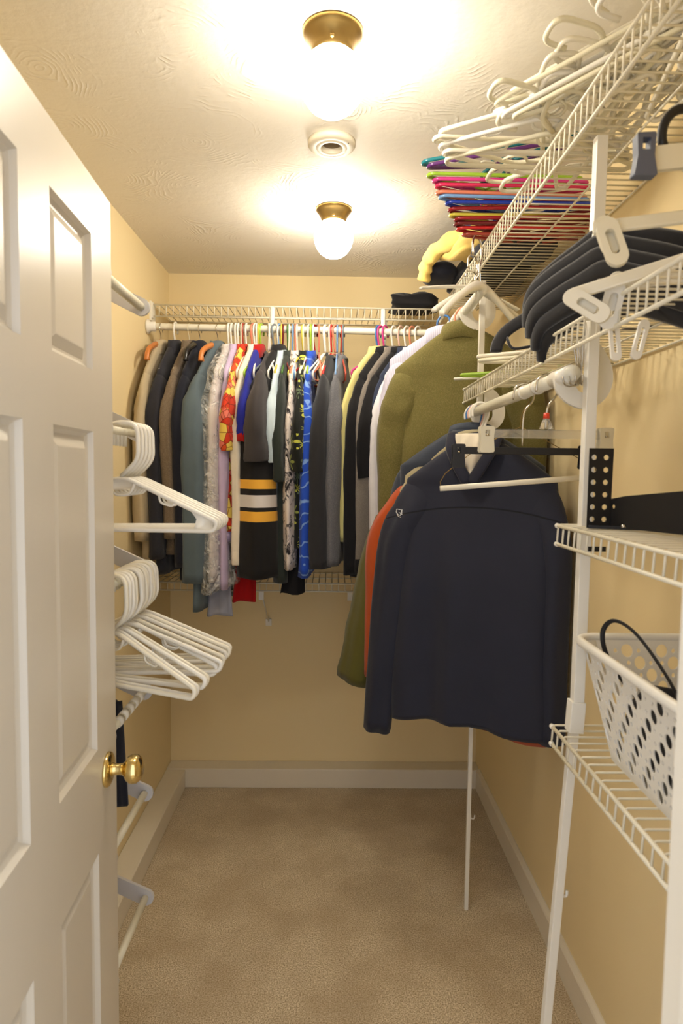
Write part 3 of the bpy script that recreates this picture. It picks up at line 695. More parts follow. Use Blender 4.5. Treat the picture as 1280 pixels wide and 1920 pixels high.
back('polo_shirt', 'dark green shirt hanging between the ice blue and ink floral shirts', 'shirt', 523, 3, 'deepgreen', 'green_hanger', length=0.92, send=-0.62, sleeve=True, seed=14, t0=0.020, t1=0.026, w0=0.09, w1=0.08, drop=0.108, slope=0.105)
back('print_shirt', 'white shirt with black ink floral print', 'shirt', 540, 2, 'ink_floral', 'salmon', length=0.86, send=-0.97, sleeve=True, seed=15, t0=0.024, t1=0.018, w0=0.075, w1=0.05, drop=0.108, slope=0.105)
back('print_shirt', 'black shirt with yellow-green leaf print', 'shirt', 558, 1, 'leaf_print', 'cream', length=0.78, send=-0.58, sleeve=True, seed=16, t0=0.022, t1=0.030, w0=0.09, w1=0.085, drop=0.108, slope=0.105)
back('print_shirt', 'bright blue swirl print shirt right of the leaf print shirt', 'shirt', 571, 2, 'blue_swirl', 'lime', length=0.88, send=-1.00, sleeve=True, seed=17, t0=0.024, t1=0.022, w0=0.075, w1=0.05, drop=0.108, slope=0.105)
back('sweatshirt', 'soot black sweatshirt in the middle of the back rod', 'sweatshirt', 598, 9, 'soot', 'red', length=0.86, send=-0.96, sleeve=True, seed=18, t0=0.036, t1=0.046, w0=0.09, w1=0.075, th=0.036, col='crew', drop=0.108, slope=0.105)
back('sweater', 'heather grey sweater at the right end of the crowded row', 'sweater', 622, 9, 'heather', 'slate', length=0.84, send=-0.95, sleeve=True, seed=19, t0=0.028, t1=0.032, w0=0.09, w1=0.065, col='crew', drop=0.108, slope=0.105)
# looser group to the right
back('cardigan', 'butter yellow long cardigan beside the gap in the row', 'cardigan', 646, 33, 'butter', 'blue_hanger', length=0.86, send=-0.86, sleeve=True, seed=20, t0=0.020, t1=0.024, w0=0.08, w1=0.06)
back('t_shirt', 'black long-sleeved top right of the yellow cardigan', 'shirt', 660, 33, 'black', 'pink', length=0.92, send=-0.99, sleeve=True, seed=21, t0=0.026, t1=0.028, w0=0.08, w1=0.065)
back('sweater', 'stone grey sweater with a black cuff', 'sweater', 676, 34, 'stone', 'white', length=0.86, send=-0.98, sleeve=True, seed=22, t0=0.026, t1=0.030, w0=0.08, w1=0.06, cuff=F['black'])
back('t_shirt', 'black short-sleeved shirt over the stone grey sweater', 'shirt', 688, 35, 'black', 'palepink', length=0.72, send=-0.60, sleeve=True, seed=23, t0=0.024, t1=0.034, w0=0.09, w1=0.085)
back('dress_shirt', 'ink blue shirt behind the white shirt', 'shirt', 699, 36, 'inkblue', 'white', length=0.80, send=-0.86, sleeve=True, seed=24, t0=0.024, t1=0.022, w0=0.08, w1=0.05)
back('dress_shirt', 'white shirt hanging left of the olive blazer', 'shirt', 708, 37, 'white', 'orange_hanger', length=0.90, send=-1.00, sleeve=True, seed=25, t0=0.040, t1=0.046, w0=0.08, w1=0.06)
back('dress_shirt', 'ecru linen shirt with a turned-up cuff beside the olive blazer', 'shirt', 718, 38, 'ecru', 'white', length=0.76, send=-0.80, sleeve=True, seed=26, t0=0.038, t1=0.036, w0=0.08, w1=0.05, cuff=F['ecru'])
# cloth ends showing under the row
def swag(name, label, cat, pts, wid, th, mat, seed=0):
    """a hanging strip of cloth folded over the shelf rail: thick loft along pts"""
    t = thing(name, label, cat, pts[0]); o = Vector(pts[0]); P = spline([Vector(p)-o for p in pts], 5); rows = []
    rnd = random.Random(seed); ph = rnd.uniform(0, 6)
    for i, c in enumerate(P):
        q = i/(len(P)-1); w = wid[0]+(wid[1]-wid[0])*q
        rows.append([(c.x+w*math.copysign(abs(math.cos(a))**0.7, math.cos(a)), c.y+th*math.sin(a)+th*0.5*math.sin(3*math.cos(a)*2+ph+2*q), c.z+0.006*math.sin(4*math.cos(a)+ph)*q) for a in [2*PI*j/20 for j in range(20)]])
    loft(rows, 20, 'cloth', mat, t, closed_top=True, open_end=False); return t
swag('red_shirt_tail', 'red knit garment showing below the hockey jersey', 'shirt', [(-0.335, 2.60, 1.60), (-0.34, 2.585, 1.30), (-0.345, 2.57, 1.10), (-0.35, 2.57, 0.995)], (0.035, 0.048), 0.016, F['crimsonknit'], 3)
swag('grey_dress_hem', 'dove grey cloth showing below the film-covered shirt', 'dress', [(-0.46, 2.58, 1.55), (-0.455, 2.57, 1.25), (-0.445, 2.55, 1.05), (-0.44, 2.53, 0.945)], (0.030, 0.052), 0.016, F['greydress'], 4)
swag('black_scarf', 'black cloth with a pointed end below the blue swirl shirt', 'scarf', [(-0.155, 2.56, 1.55), (-0.15, 2.55, 1.25), (-0.145, 2.54, 1.12), (-0.150, 2.53, 1.035)], (0.030, 0.050), 0.015, F['black'], 5)

# empty hangers clustered at the right end of the row
rnd = random.Random(11)
pal = ['white', 'white', 'cream', 'white', 'salmon', 'white', 'lime', 'white', 'slate', 'white', 'maroon', 'ivory', 'sky', 'white', 'mustard', 'white', 'white', 'salmon', 'white', 'ivory']
for i, c in enumerate(pal):
    x = -0.42+0.425*i/len(pal)+rnd.uniform(-0.006, 0.006); a = math.radians(-90-rnd.uniform(-14, 20))
    hanger('plain', COLS[c], frame_matrix(Vector((x, RY, RZ)), (math.cos(a), math.sin(a), 0), (0, 0, 1)), '%s empty hanger squeezed between the clothes on the back rod' % c.replace('_', ' '), group='%s empty hangers on the back rod' % c)
for i, (c, x, a) in enumerate((('crimson', -0.075, 22), ('white', -0.03, 14), ('salmon', 0.010, 26), ('sky', 0.018, 2), ('brick', 0.034, -5))):
    a = math.radians(-90-a)
    hanger('plain', COLS[c], frame_matrix(Vector((x, RY, RZ)), (math.cos(a), math.sin(a), 0), (0, 0, 1)), '%s empty hanger in the bunch right of the soot black sweatshirt' % c, group='empty hangers at the right end of the row')
hanger('plain', COLS['pink'], frame_matrix(Vector((0.200, RY, RZ)), (-0.60, -0.8, 0.06), (0, 0, 1)), 'bright pink empty hanger alone in the gap above the black top', group='empty hangers at the right end of the row')

# ------------------------------------------------------------------ clothes on the right rods
def right(name, label, cat, y, a, matname, rod=(0.457, 1.722), hk='white', hl=None, kind='plain', dx=0.0, **kw):
    rz = -math.radians(a); o = Vector((rod[0]+dx, y, rod[1]))
    g = garment(name, label, cat, o, rz, F[matname] if isinstance(matname, str) else matname, group='clothes on the right-hand rods', **kw)
    hanger(kind, COLS[hk], frame_matrix(o+Vector((0, 0, 0.001)), (math.cos(rz), math.sin(rz), 0), (0, 0, 1)), hl, group='hangers on the right-hand rods')
    return g
UR = (0.452, 2.082)
g = right('blazer', 'olive green wool blazer hanging on the high right rod', 'blazer', 2.265, 25, 'olive', UR, 'orange_hanger', 'orange hanger holding the olive green blazer', sw=0.243, length=0.86, hemw=0.262, th=0.050, sleeve=True, send=-0.84, col='jacket', cy=0.8, seed=40, t0=0.060, t1=0.050, w0=0.080, w1=0.062, out=0.022, fold=0.010, slope=0.128, drop=0.052, topt=0.030)
right('dress_shirt', 'lavender striped shirt just behind the olive blazer', 'shirt', 2.375, 30, 'lavender_stripe', UR, 'blue_hanger', 'blue hanger holding the lavender striped shirt', sw=0.215, length=0.82, hemw=0.225, th=0.040, sleeve=True, send=-0.84, seed=41, t0=0.045, t1=0.035, w0=0.065, w1=0.05, out=0.02, slope=0.085, drop=0.038, dx=-0.045)
for i, (c, y) in enumerate((('white', 2.315), ('palepink', 2.345), ('cream', 2.445), ('violet', 2.48), ('purple', 2.51), ('white', 2.54))):
    hanger('plain', COLS[c], frame_matrix(Vector((UR[0], y, UR[1])), (0.9, -0.44, 0), (0, 0, 1)), '%s hanger on the high right rod behind the olive blazer' % c, group='hangers behind the olive blazer')
# navy soft-shell jacket in front, with a curved yoke seam across the back
def mat_softshell():
    t = NT('softshell_yoke'); v = t.coord(); s = t.n('SeparateXYZ'); t.l(v, s.inputs[0])
    q = t.math('MULTIPLY_ADD', t.math('MULTIPLY', s.outputs[0], s.outputs[0]), 0.55, 0.300)      # seam height
    d = t.math('ABSOLUTE', t.math('ADD', s.outputs[2], q))
    seam = t.ramp(d, [(0.0, (1, 1, 1, 1)), (0.0022, (0, 0, 0, 1))])
    big = t.noise(v, 7, 3); fine = t.noise(v, 1300, 2)
    c = t.mix(big, L(36, 39, 54), L(42, 45, 62)); c = t.mix(seam, c, L(14, 15, 22))
    t.set(Base_Color=c, Roughness=0.75, Specular_IOR_Level=0.25, Sheen_Weight=0.1)
    t.bump(t.math('SUBTRACT', t.math('ADD', t.math('MULTIPLY', fine, 0.25), t.noise(v, 20, 3)), seam), 0.35, 0.003); return t.m
F['softshell'] = mat_softshell()
NA = 26
def right_custom(name, label, cat, y, mat, hk, hl, body, sl, colk='jacket', col_mat=None, dx=0.0, rod=(0.457, 1.722), a=NA, drop=0.085, kind='plain'):
    rz = -math.radians(a); o = Vector((rod[0]+dx, y, rod[1]))
    t = thing(name, label, cat, o, (0, 0, rz), 'clothes on the right-hand rods')
    garment_body(t, mat, drop=drop, **body)
    parts = [garment_sleeve(t, mat, s, body['sw'], -drop-body['slope'], **kw) for s, kw in sl]
    if colk: collar(t, col_mat or mat, drop, colk)
    hanger(kind, COLS[hk], frame_matrix(Vector((rod[0], y, rod[1]))+Vector((0, 0, 0.001)), (math.cos(rz), math.sin(rz), 0), (0, 0, 1)), hl, group='hangers on the right-hand rods')
    return t, parts
nv, nsl = right_custom('softshell_jacket', 'navy soft-shell jacket seen from behind, foremost on the right rod', 'jacket', 1.965, F['softshell'], 'white', 'white hanger inside the navy soft-shell jacket', 
    dict(sw=0.232, length=0.895, hemw=0.268, th=0.055, slope=0.120, n=84, rows=56, fold=0.022, seed=51, hem=0.025, topt=0.030, skew=0.012),
    [(-1, dict(end=-1.065, out=0.040, splay=0.085, w0=0.080, w1=0.044, t0=0.055, t1=0.045, n=32, rows=30, seed=3)), (1, dict(end=-1.00, out=0.020, splay=0.012, w0=0.075, w1=0.045, t0=0.05, t1=0.045, n=32, rows=30, seed=4))], col_mat=F['jacketnavy'], dx=0.0, drop=0.095)
right_custom('lined_jacket', 'khaki-edged jacket close behind the navy soft-shell jacket', 'jacket', 2.000, F['khaki'], 'white', 'white hanger inside the khaki-edged jacket',
    dict(sw=0.232, length=0.80, hemw=0.255, th=0.045, slope=0.120, fold=0.010, seed=52), [(-1, dict(end=-0.86, out=0.04, splay=0.03, seed=5)), (1, dict(end=-0.86, out=0.02, w0=0.06, w1=0.04, seed=6))], dx=-0.004, drop=0.085)
right_custom('fleece_jacket', 'rust orange fleece showing left of the navy soft-shell jacket', 'fleece', 2.025, F['rust'], 'palepink', 'pale pink hanger inside the rust orange fleece',
    dict(sw=0.222, length=0.915, hemw=0.262, th=0.045, slope=0.130, fold=0.010, seed=53, skew=-0.040), [(-1, dict(end=-0.90, out=0.090, splay=0.050, w0=0.085, w1=0.060, t0=0.05, t1=0.05, seed=7)), (1, dict(end=-0.92, out=0.02, w0=0.06, w1=0.045, seed=8))], dx=-0.004, drop=0.085)
right_custom('puffer_jacket', 'dark blue padded jacket with raised shoulders behind the khaki-edged jacket', 'jacket', 2.050, F['puffer'], 'blue_hanger', 'blue hanger inside the dark blue padded jacket',
    dict(sw=0.235, length=0.72, hemw=0.245, th=0.055, slope=0.115, fold=0.006, seed=54, topt=0.05), [(-1, dict(end=-0.70, out=0.01, w0=0.08, w1=0.06, seed=9)), (1, dict(end=-0.76, out=0.0, w0=0.06, w1=0.045, seed=10))], dx=-0.010, drop=0.058)
def quilt(o, pitch=0.085, amp=0.006):
    """puff the cloth between horizontal stitch lines"""
    me = o.data
    me.update(); no = [v.normal.copy() for v in me.vertices]
    for v, n_ in zip(me.vertices, no):
        v.co += n_*amp*(abs(math.sin(PI*(v.co.z+0.25*v.co.x)/pitch))-0.5)
ml, msl = right_custom('quilted_jacket', 'moss green quilted jacket, its long sleeve hanging lowest at the left', 'jacket', 2.076, F['moss'], 'white', 'white hanger inside the moss green quilted jacket',
    dict(sw=0.225, length=0.80, hemw=0.245, th=0.05, slope=0.130, fold=0.008, seed=55, rows=50), [(-1, dict(end=-0.945, out=0.045, splay=0.165, w0=0.080, w1=0.065, t0=0.06, t1=0.06, seed=11)), (1, dict(end=-0.90, out=0.01, w0=0.06, w1=0.045, seed=12))], dx=-0.004, drop=0.085)
for o in msl+[c for c in ml.children if c.name.startswith('body')]: quilt(o)
# white lining puffing out of the collar opening
rows = []
for i in range(15):
    q = i/14; w = 0.050*(1-q)**0.75+0.006; z = -0.075-0.125*q
    rows.append([(w*math.copysign(abs(math.cos(a))**0.8, math.cos(a))-0.012, -0.040-0.020*math.sin(PI*min(1, q*1.15))+(-0.018*math.sin(a) if math.sin(a) > 0 else 0.012)+0.006*math.sin(9*math.cos(a)*w*20+5*q), z) for a in [2*PI*j/24 for j in range(24)]])
lo = loft(rows, 24, 'lining', F['cream'], nv, closed_top=True, open_end=False); lo['label'] = 'white crumpled lining showing in the collar'
for s in (-1, 1):
    MB().tube(spline([(s*0.070-0.010, -0.020, -0.070), (s*0.062-0.011, -0.058, -0.120), (s*0.034-0.012, -0.072, -0.175), (s*0.006-0.012, -0.074, -0.222)], 5), [0.015, 0.017, 0.018, 0.018]+[0.018]*11+[0.012], 10, rz=0.007, ref=(1, 0, 0)).obj('collar_flap', F['jacketnavy'], nv)
# small white shield emblem on the left shoulder
bpy.context.view_layer.update()
def stick(objs, px, py, off=0.002):
    """world point and normal where the line of sight through a frame pixel meets a garment"""
    d = (r2*((px-640)/FPX)+u2*((960-py)/FPX)+fw).normalized(); best = None
    for o in objs:
        mi = o.matrix_world.inverted(); ok, loc, no, _ = o.ray_cast(mi @ Vector((0, 0, CAMZ)), (mi.to_3x3() @ d).normalized())
        if ok:
            p = o.matrix_world @ loc; n_ = (o.matrix_world.to_3x3() @ no).normalized()
            if best is None or p.length < best[0].length: best = (p, n_ if n_.dot(d) < 0 else -n_)
    return best
hit = stick([o for o in nv.children], 752, 961)
if hit:
    p, n_ = hit; n_ = (n_*0.4+Vector((0, -1, 0))*0.6).normalized()
    X = Vector((0, 0, 1)).cross(n_).normalized(); X = -X if X.x < 0 else X; Y = Vector((0, 0, 1)); Y = (Y-n_*Y.dot(n_)).normalized()
    sh = MB()
    def stroke(pts): sh.tube([p+n_*0.004+X*a*1.3+Y*b*1.3 for a, b in pts], 0.0013, 6)
    stroke([(-0.001, 0.007), (-0.011, 0.008), (-0.012, 0.001), (-0.008, -0.005), (-0.001, -0.008), (-0.001, -0.001), (-0.005, -0.001)])
    stroke([(0.002, 0.007), (0.002, -0.005), (0.006, -0.006), (0.010, -0.001), (0.011, 0.007)]); stroke([(-0.012, 0.001), (-0.006, -0.010), (0.002, -0.013), (0.010, -0.004)])
    em = sh.obj('emblem', plastic('emblem_white', (225, 225, 228), 0.6), None); em.parent = nv; em.matrix_parent_inverse = nv.matrix_world.inverted(); em['label'] = 'small white shield emblem with letters'

# ------------------------------------------------------------------ clip hangers and the tube hanger on the right rod
def mat_clear():
    t = NT('clear_styrene'); t.set(Base_Color=(0.95, 0.95, 0.93, 1), Roughness=0.08, Transmission_Weight=0.85, IOR=1.45, Alpha=0.75)
    t.bump(t.noise(t.coord(), 60, 2), 0.15, 0.002); return t.m
M_CLEAR = mat_clear(); M_MILK = plastic('milky_plastic', (232, 224, 200), 0.28); M_DUSK = plastic('dusk_blue_plastic', (92, 98, 116), 0.5); M_REDCAP = plastic('red_cap', (226, 66, 40), 0.35)
def stadium(w, h, n=8):
    r_ = w/2; return [(r_*math.cos(a), h/2-r_+r_*math.sin(a)) for a in [PI*i/n for i in range(n+1)]]+[(r_*math.cos(a), -h/2+r_+r_*math.sin(a)) for a in [PI+PI*i/n for i in range(n+1)]]
def clip_hanger(label, M, half, bar_mat, clip_mat, hook_mat, hook_r=0.0025, hook_len=0.10, barh=0.011, neck=None, clips=(-1, 1), bar_t=0.004, cw=0.032, ch=0.056):
    t = thing('clip_hanger', label, 'hanger', group='trouser clip hangers'); t.matrix_world = M
    MB().tube(spline([(-0.024, 0, -0.018), (-0.021, 0, 0.006), (-0.006, 0, 0.018), (0.012, 0, 0.016), (0.023, 0, 0.0), (0.021, 0, -0.024), (0.002, 0, -0.052), (0, 0, -hook_len)], 4), hook_r, 8).obj('hook', hook_mat, t)
    zb = -hook_len-barh
    b = MB(); b.tube([(-half, 0, zb), (half, 0, zb)], barh, 4, rz=bar_t, ref=(0, 0, 1)); bevel(b.obj('bar', bar_mat, t, smooth=False), 0.0015)
    if neck: MB().lathe([(0.0, 0.0), (0.006, 0.0), (0.0068, 0.012), (0.0, 0.012)], (0, 0, -1), (0, 0, -hook_len+0.032), 14).obj('neck_cap', neck, t); MB().lathe([(0.006, 0.012), (0.010, 0.020), (0.015, 0.034)], (0, 0, -1), (0, 0, -hook_len+0.032), 14).obj('neck', M_CLEAR, t)
    for s in clips:
        v, f = flat2d([(x, y) for x, y in fillet([(-cw/2, ch*0.45), (cw/2, ch*0.45), (cw*0.42, 0), (cw/2, -ch*0.55), (-cw/2, -ch*0.55), (-cw*0.42, 0)], 0.006, 4, closed=True) for x, y in [(x, y)]] if False else [(p.x, p.y) for p in fillet([(-cw/2, ch*0.45, 0), (cw/2, ch*0.45, 0), (cw*0.42, 0, 0), (cw/2, -ch*0.55, 0), (-cw/2, -ch*0.55, 0), (-cw*0.42, 0, 0)], 0.006, 4, closed=True)], [[(x*0.30, y*0.30+ch*0.18) for x, y in [(-cw/2, ch*0.4), (cw/2, ch*0.4), (cw/2, -ch*0.4), (-cw/2, -ch*0.4)]]], 0.004)
        for yy in (-0.009, 0.009):
            o = mesh('clip', [(q.x+s*half, q.z+yy, q.y+zb-0.010) for q in v], f, clip_mat, t, smooth=False); bevel(o, 0.001)
        MB().tube([(s*half, -0.012, zb-0.004), (s*half, 0.012, zb-0.004)], 0.0022, 6).obj('spring', M_CHROME, t)
    return t
clip_hanger('black trouser clip hanger in front of the navy jacket collar', frame_matrix((0.449, 1.50, 1.722), (1, -0.03, 0.0), (0, 0, 1)), 0.150, M_BLACK, M_BLACK, M_CHROME, 0.0022, 0.128, 0.012)
clip_hanger('clear trouser clip hanger with a red collar below its hook', frame_matrix((0.457, 1.36, 1.722), (1, 0.02, 0.0), (0, 0, 1)), 0.128, M_CLEAR, M_MILK, M_CHROME, 0.0026, 0.095, 0.013, neck=M_REDCAP)
t = thing('tube_hanger', 'wire hanger with a white cardboard tube crossing the navy jacket', 'hanger', (0.457, 1.545, 1.722))
MB().tube(spline([(-0.020, 0, -0.016), (-0.016, 0, 0.012), (0.002, 0, 0.0165), (0.020, 0, 0.006), (0.018, 0, -0.020), (0.002, 0, -0.05), (0, 0, -0.080)], 4)+[Vector((-0.10, 0, -0.130)), Vector((-0.180, 0, -0.195)), Vector((-0.192, 0, -0.215)), Vector((-0.190, 0, -0.232))], 0.0011, 6).obj('wire', M_BRONZE, t)
MB().tube([(0, 0, -0.080), (0.185, 0, -0.175), (0.192, 0, -0.196)], 0.0011, 6).obj('wire', M_BRONZE, t)
MB().tube([(-0.192, 0, -0.232), (0.192, 0, -0.198)], 0.0068, 14).obj('cardboard_tube', M_IVORY, t)

# ------------------------------------------------------------------ white hangers on the left rods
ORD = ['frontmost', 'second from the front', 'third from the front', 'fourth from the front', 'fifth from the front', 'sixth from the front', 'sixth from the back', 'fifth from the back', 'fourth from the back', 'third from the back', 'second from the back', 'rearmost']
for i in range(5):
    y = 1.405+i*0.027; a = math.radians(-3+2.2*i)
    hanger('tubeweb', M_WHITE, frame_matrix((RX, y, 1.6105), (math.cos(a), math.sin(a), 0), (0, 0, 1)), 'white hanger in the smaller upper bunch behind the door, %s' % (ORD[:4]+['rearmost'])[i], group='white hangers, upper bunch on the left')
for i in range(12):
    y = 1.340+i*0.0178+(0.006 if i > 3 else 0); a = math.radians([-24, -21, -19, -15, -4, -8, 0, -3, 3, -1, 4, 2][i])
    M = frame_matrix((RX, y, 1.2845), (math.cos(a), math.sin(a), [0.0, -0.03, 0.02, -0.01, 0.05, 0.0, 0.03, -0.04, 0.02, 0.06, 0.0, 0.03][i]), (0, 0, 1))
    hanger('tube', M_WHITE if i % 3 else M_IVORY, M, 'white hanger in the larger lower bunch behind the door, %s' % ORD[i], group='white hangers, lower bunch on the left')
swag('dark_trousers', 'dark trousers hanging just behind the door edge below the white hangers', 'trousers', [(-0.510, 1.46, 0.985), (-0.510, 1.46, 0.92), (-0.507, 1.46, 0.82), (-0.504, 1.46, 0.74)], (0.026, 0.034), 0.016, F['navy'], 8)

# ------------------------------------------------------------------ piles of hangers on the high shelf
def lay(kind, mat, tip, out, hookdir, label, group, half=0.21, tipdrop=0.2):
    """a hanger lying on a shelf: its shoulder tip reaches `tip`, the body runs from there along -out"""
    X = Vector(out).normalized(); Z = Vector(hookdir); Z = (Z-X*Z.dot(X)).normalized()
    return hanger(kind, mat, frame_matrix(Vector(tip)-X*half+Z*tipdrop, X, Z), label, group)
rnd = random.Random(5)
for i in range(5):             # stack reaching farthest out over the room
    z = 2.232+0.010*i; ya = rnd.uniform(-0.03, 0.05)
    lay('tube', [M_CREAM, M_IVORY, M_WHITE][i % 3], (0.215+0.010*abs(i-3)+rnd.uniform(0, 0.012), 1.50-0.010*i, z+0.010), (-1, ya, 0.02), (0.05, 0.97 if i % 2 else -0.97, 0.06 if i % 2 else 0.16), 'cream hanger lying on the high shelf, tip reaching out beside the coloured stack', 'white hangers heaped on the high shelf')
for i in range(6):             # slanting stack, tips toward the room, hooks up toward the door end
    z = 2.262+0.010*i
    lay('tube', [M_CREAM, M_WHITE, M_IVORY][i % 3], (0.345+rnd.uniform(-0.01, 0.03), 1.40+rnd.uniform(-0.05, 0.03), z), (-0.66, 0.74, -0.06), (0.70, 0.66, 0.22), 'cream hanger slanting across the middle of the high shelf heap', 'white hangers heaped on the high shelf')
for i, (hx, hy, hz, dx, dy) in enumerate(((0.300, 1.33, 2.315, 0.9, 0.3), (0.335, 1.40, 2.300, 0.95, 0.1), (0.385, 1.36, 2.31, 0.95, -0.1), (0.370, 1.20, 2.345, 0.9, 0.3), (0.40, 1.235, 2.335, 0.95, 0.1), (0.425, 1.10, 2.33, 0.9, 0.25), (0.43, 1.02, 2.345, 0.9, -0.1), (0.42, 0.93, 2.35, 0.92, 0.2))):
    # hooks pointing out over the lip: hook direction -x and slightly up, body back on the shelf
    Z = Vector((-dx, -dy*0.4, 0.16)); X = Vector((dy*0.4, -dx, 0.05))
    hanger('tube', [M_CREAM, M_IVORY, M_WHITE][i % 3], frame_matrix(Vector((hx+0.03, hy, hz-0.02)), X, Z), 'cream hanger on the high shelf with its hook sticking out over the lip', 'hangers with hooks over the high shelf lip')
for i, (x, y, z) in enumerate(((0.50, 1.02, 2.36), (0.53, 0.96, 2.37), (0.49, 0.88, 2.375), (0.55, 0.82, 2.38), (0.47, 1.12, 2.345), (0.52, 0.76, 2.38))):
    hanger('tube', [M_IVORY, M_CREAM][i % 2], frame_matrix(Vector((x-0.02, y, 2.30+0.010*i)), (0.25, -0.93, 0.02), (-0.80, -0.2+0.2*(i % 3), 0.34)), 'cream hanger at the near end of the high shelf heap', 'hangers at the near end of the high shelf')
for i, c in enumerate(['brick', 'red', 'maroon', 'crimson', 'mustard', 'crimson', 'cobalt', 'sky', 'salmon', 'rose', 'pink', 'lime', 'purple', 'teal']):
    z = 2.229+0.0085*i; tip = (0.375-0.0115*i+rnd.uniform(-0.006, 0.008), 1.93-0.016*i+rnd.uniform(-0.01, 0.01), z)
    if c in ('purple', 'teal'): out = (-0.93, 0.12, -0.13)
    else: out = (-1, rnd.uniform(-0.05, 0.05), -0.012)
    lay('tube', COLS[c], tip, out, (0.0, 0.95, 0.05 if i % 4 else 0.10), '%s plastic hanger in the coloured stack on the high shelf, layer %s' % (c, ['lowest', 'second lowest', 'lower', 'lower', 'middle', 'above the yellow one', 'middle', 'middle', 'upper', 'upper', 'upper', 'upper', 'second from top', 'top'][i]), 'coloured hanger stack on the high shelf')

# ------------------------------------------------------------------ clothes and caps piled at the far end of the high shelf
def lump(name, label, cat, loc, size, mat, seed=0, rz=0.0, pw=0.55, tilt=(0, 0), amp=0.14):
    """folded soft thing: superellipsoid with folds, resting on its base"""
    t = thing(name, label, cat, loc, (tilt[0], tilt[1], rz)); rr = random.Random(seed); ph = [rr.uniform(0, 6.28) for _ in range(6)]
    rows = []; n = 32
    for i in range(15):
        v = -PI/2+PI*i/14; cv, sv = math.cos(v), math.sin(v)
        row = []
        for j in range(n):
            a = 2*PI*j/n; c, s = math.cos(a), math.sin(a)
            f = 1+amp*(math.sin(3*a+ph[0]+2*v)*0.5+math.sin(5*a+ph[1])*0.35+math.sin(7*v+ph[2])*0.3)
            row.append((size[0]/2*f*math.copysign(abs(c)**pw, c)*abs(cv)**pw, size[1]/2*f*math.copysign(abs(s)**pw, s)*abs(cv)**pw, size[2]/2*(1+math.copysign(abs(sv)**0.7, sv))*(1+0.5*amp*math.sin(4*a+ph[3])*max(0, sv))))
        rows.append(row)
    loft(rows, n, 'cloth', mat, t, closed_top=True, open_end=False); return t
F['sun'] = cloth('sun_yellow', (232, 200, 112)); F['denim'] = cloth('deep_blue', (34, 62, 108))
lump('folded_garment', 'black folded garment flat on the far end of the high shelf', 'clothing', (0.585, 2.44, 2.224), (0.27, 0.42, 0.085), F['black'], 1)
lump('folded_garment', 'dark folded trousers under the yellow cloth on the high shelf', 'clothing', (0.59, 2.10, 2.224), (0.25, 0.22, 0.055), F['navy'], 2)
dc = lump('draped_cloth', 'pale yellow cloth spilling over the lip of the high shelf', 'cloth', (0.465, 2.215, 2.268), (0.120, 0.26, 0.070), F['sun'], 3, rz=0.25, amp=0.30, pw=0.75)
sl_ = [Vector(p) for p in spline([(0.0, -0.06, 0.045), (-0.045, 0.03, 0.058), (-0.075, 0.13, 0.045), (-0.082, 0.19, 0.012), (-0.080, 0.215, -0.034)], 5)]
MB().tube(sl_, [0.030+0.006*math.sin(i*1.3) for i in range(len(sl_))], 14, rz=[0.022+0.005*math.sin(i*2.1) for i in range(len(sl_))]).obj('sleeve', F['sun'], dc)
lump('cap', 'dark navy cap beside the yellow cloth on the high shelf', 'cap', (0.398, 2.44, 2.232), (0.13, 0.16, 0.075), F['navy'], 4, pw=0.9, amp=0.08)
lump('folded_garment', 'black jacket lying behind the yellow cloth on the high shelf', 'clothing', (0.49, 2.27, 2.305), (0.14, 0.20, 0.06), F['black'], 6, amp=0.2)
t = thing('rolled_cuff', 'blue cloth roll standing open behind the yellow cloth on the high shelf', 'cloth', (0.475, 2.20, 2.325), (0.35, -0.25, 0))
MB().lathe([(0.0, 0.004), (0.027, 0.0), (0.030, 0.02), (0.029, 0.045), (0.026, 0.047), (0.025, 0.012), (0.0, 0.010)], n=24).obj('cloth', F['denim'], t)
lump('glove', 'black gloves lying in the corner of the back shelf', 'gloves', (0.350, 2.85, 2.224), (0.20, 0.17, 0.075), F['black'], 7, amp=0.25)
# flat white hangers hooked over the lip of the high shelf
for i, (y, x_, zz_, ax, sz, lab) in enumerate(((1.965, 0.418, 2.156, (0.86, 0.50, -0.02), 0.60, 'white flat hanger hooked on the high shelf lip, its straight arms highest'), (1.985, 0.425, 2.158, (0.80, 0.60, 0.10), 1.25, 'white flat hanger hooked on the high shelf lip, the middle one of three'), (1.945, 0.428, 2.158, (0.74, 0.66, 0.06), 1.75, 'white flat hanger hooked on the high shelf lip, drooping lowest'))):
    o = hanger('flat', M_WHITE, frame_matrix((x_, y, zz_), ax, (0, 0.10, 1)), lab, 'flat white hangers on the high shelf lip')
    o.scale = (0.92, 2.2, sz*0.85)
    o.location.z = 2.086+0.082*sz*0.85

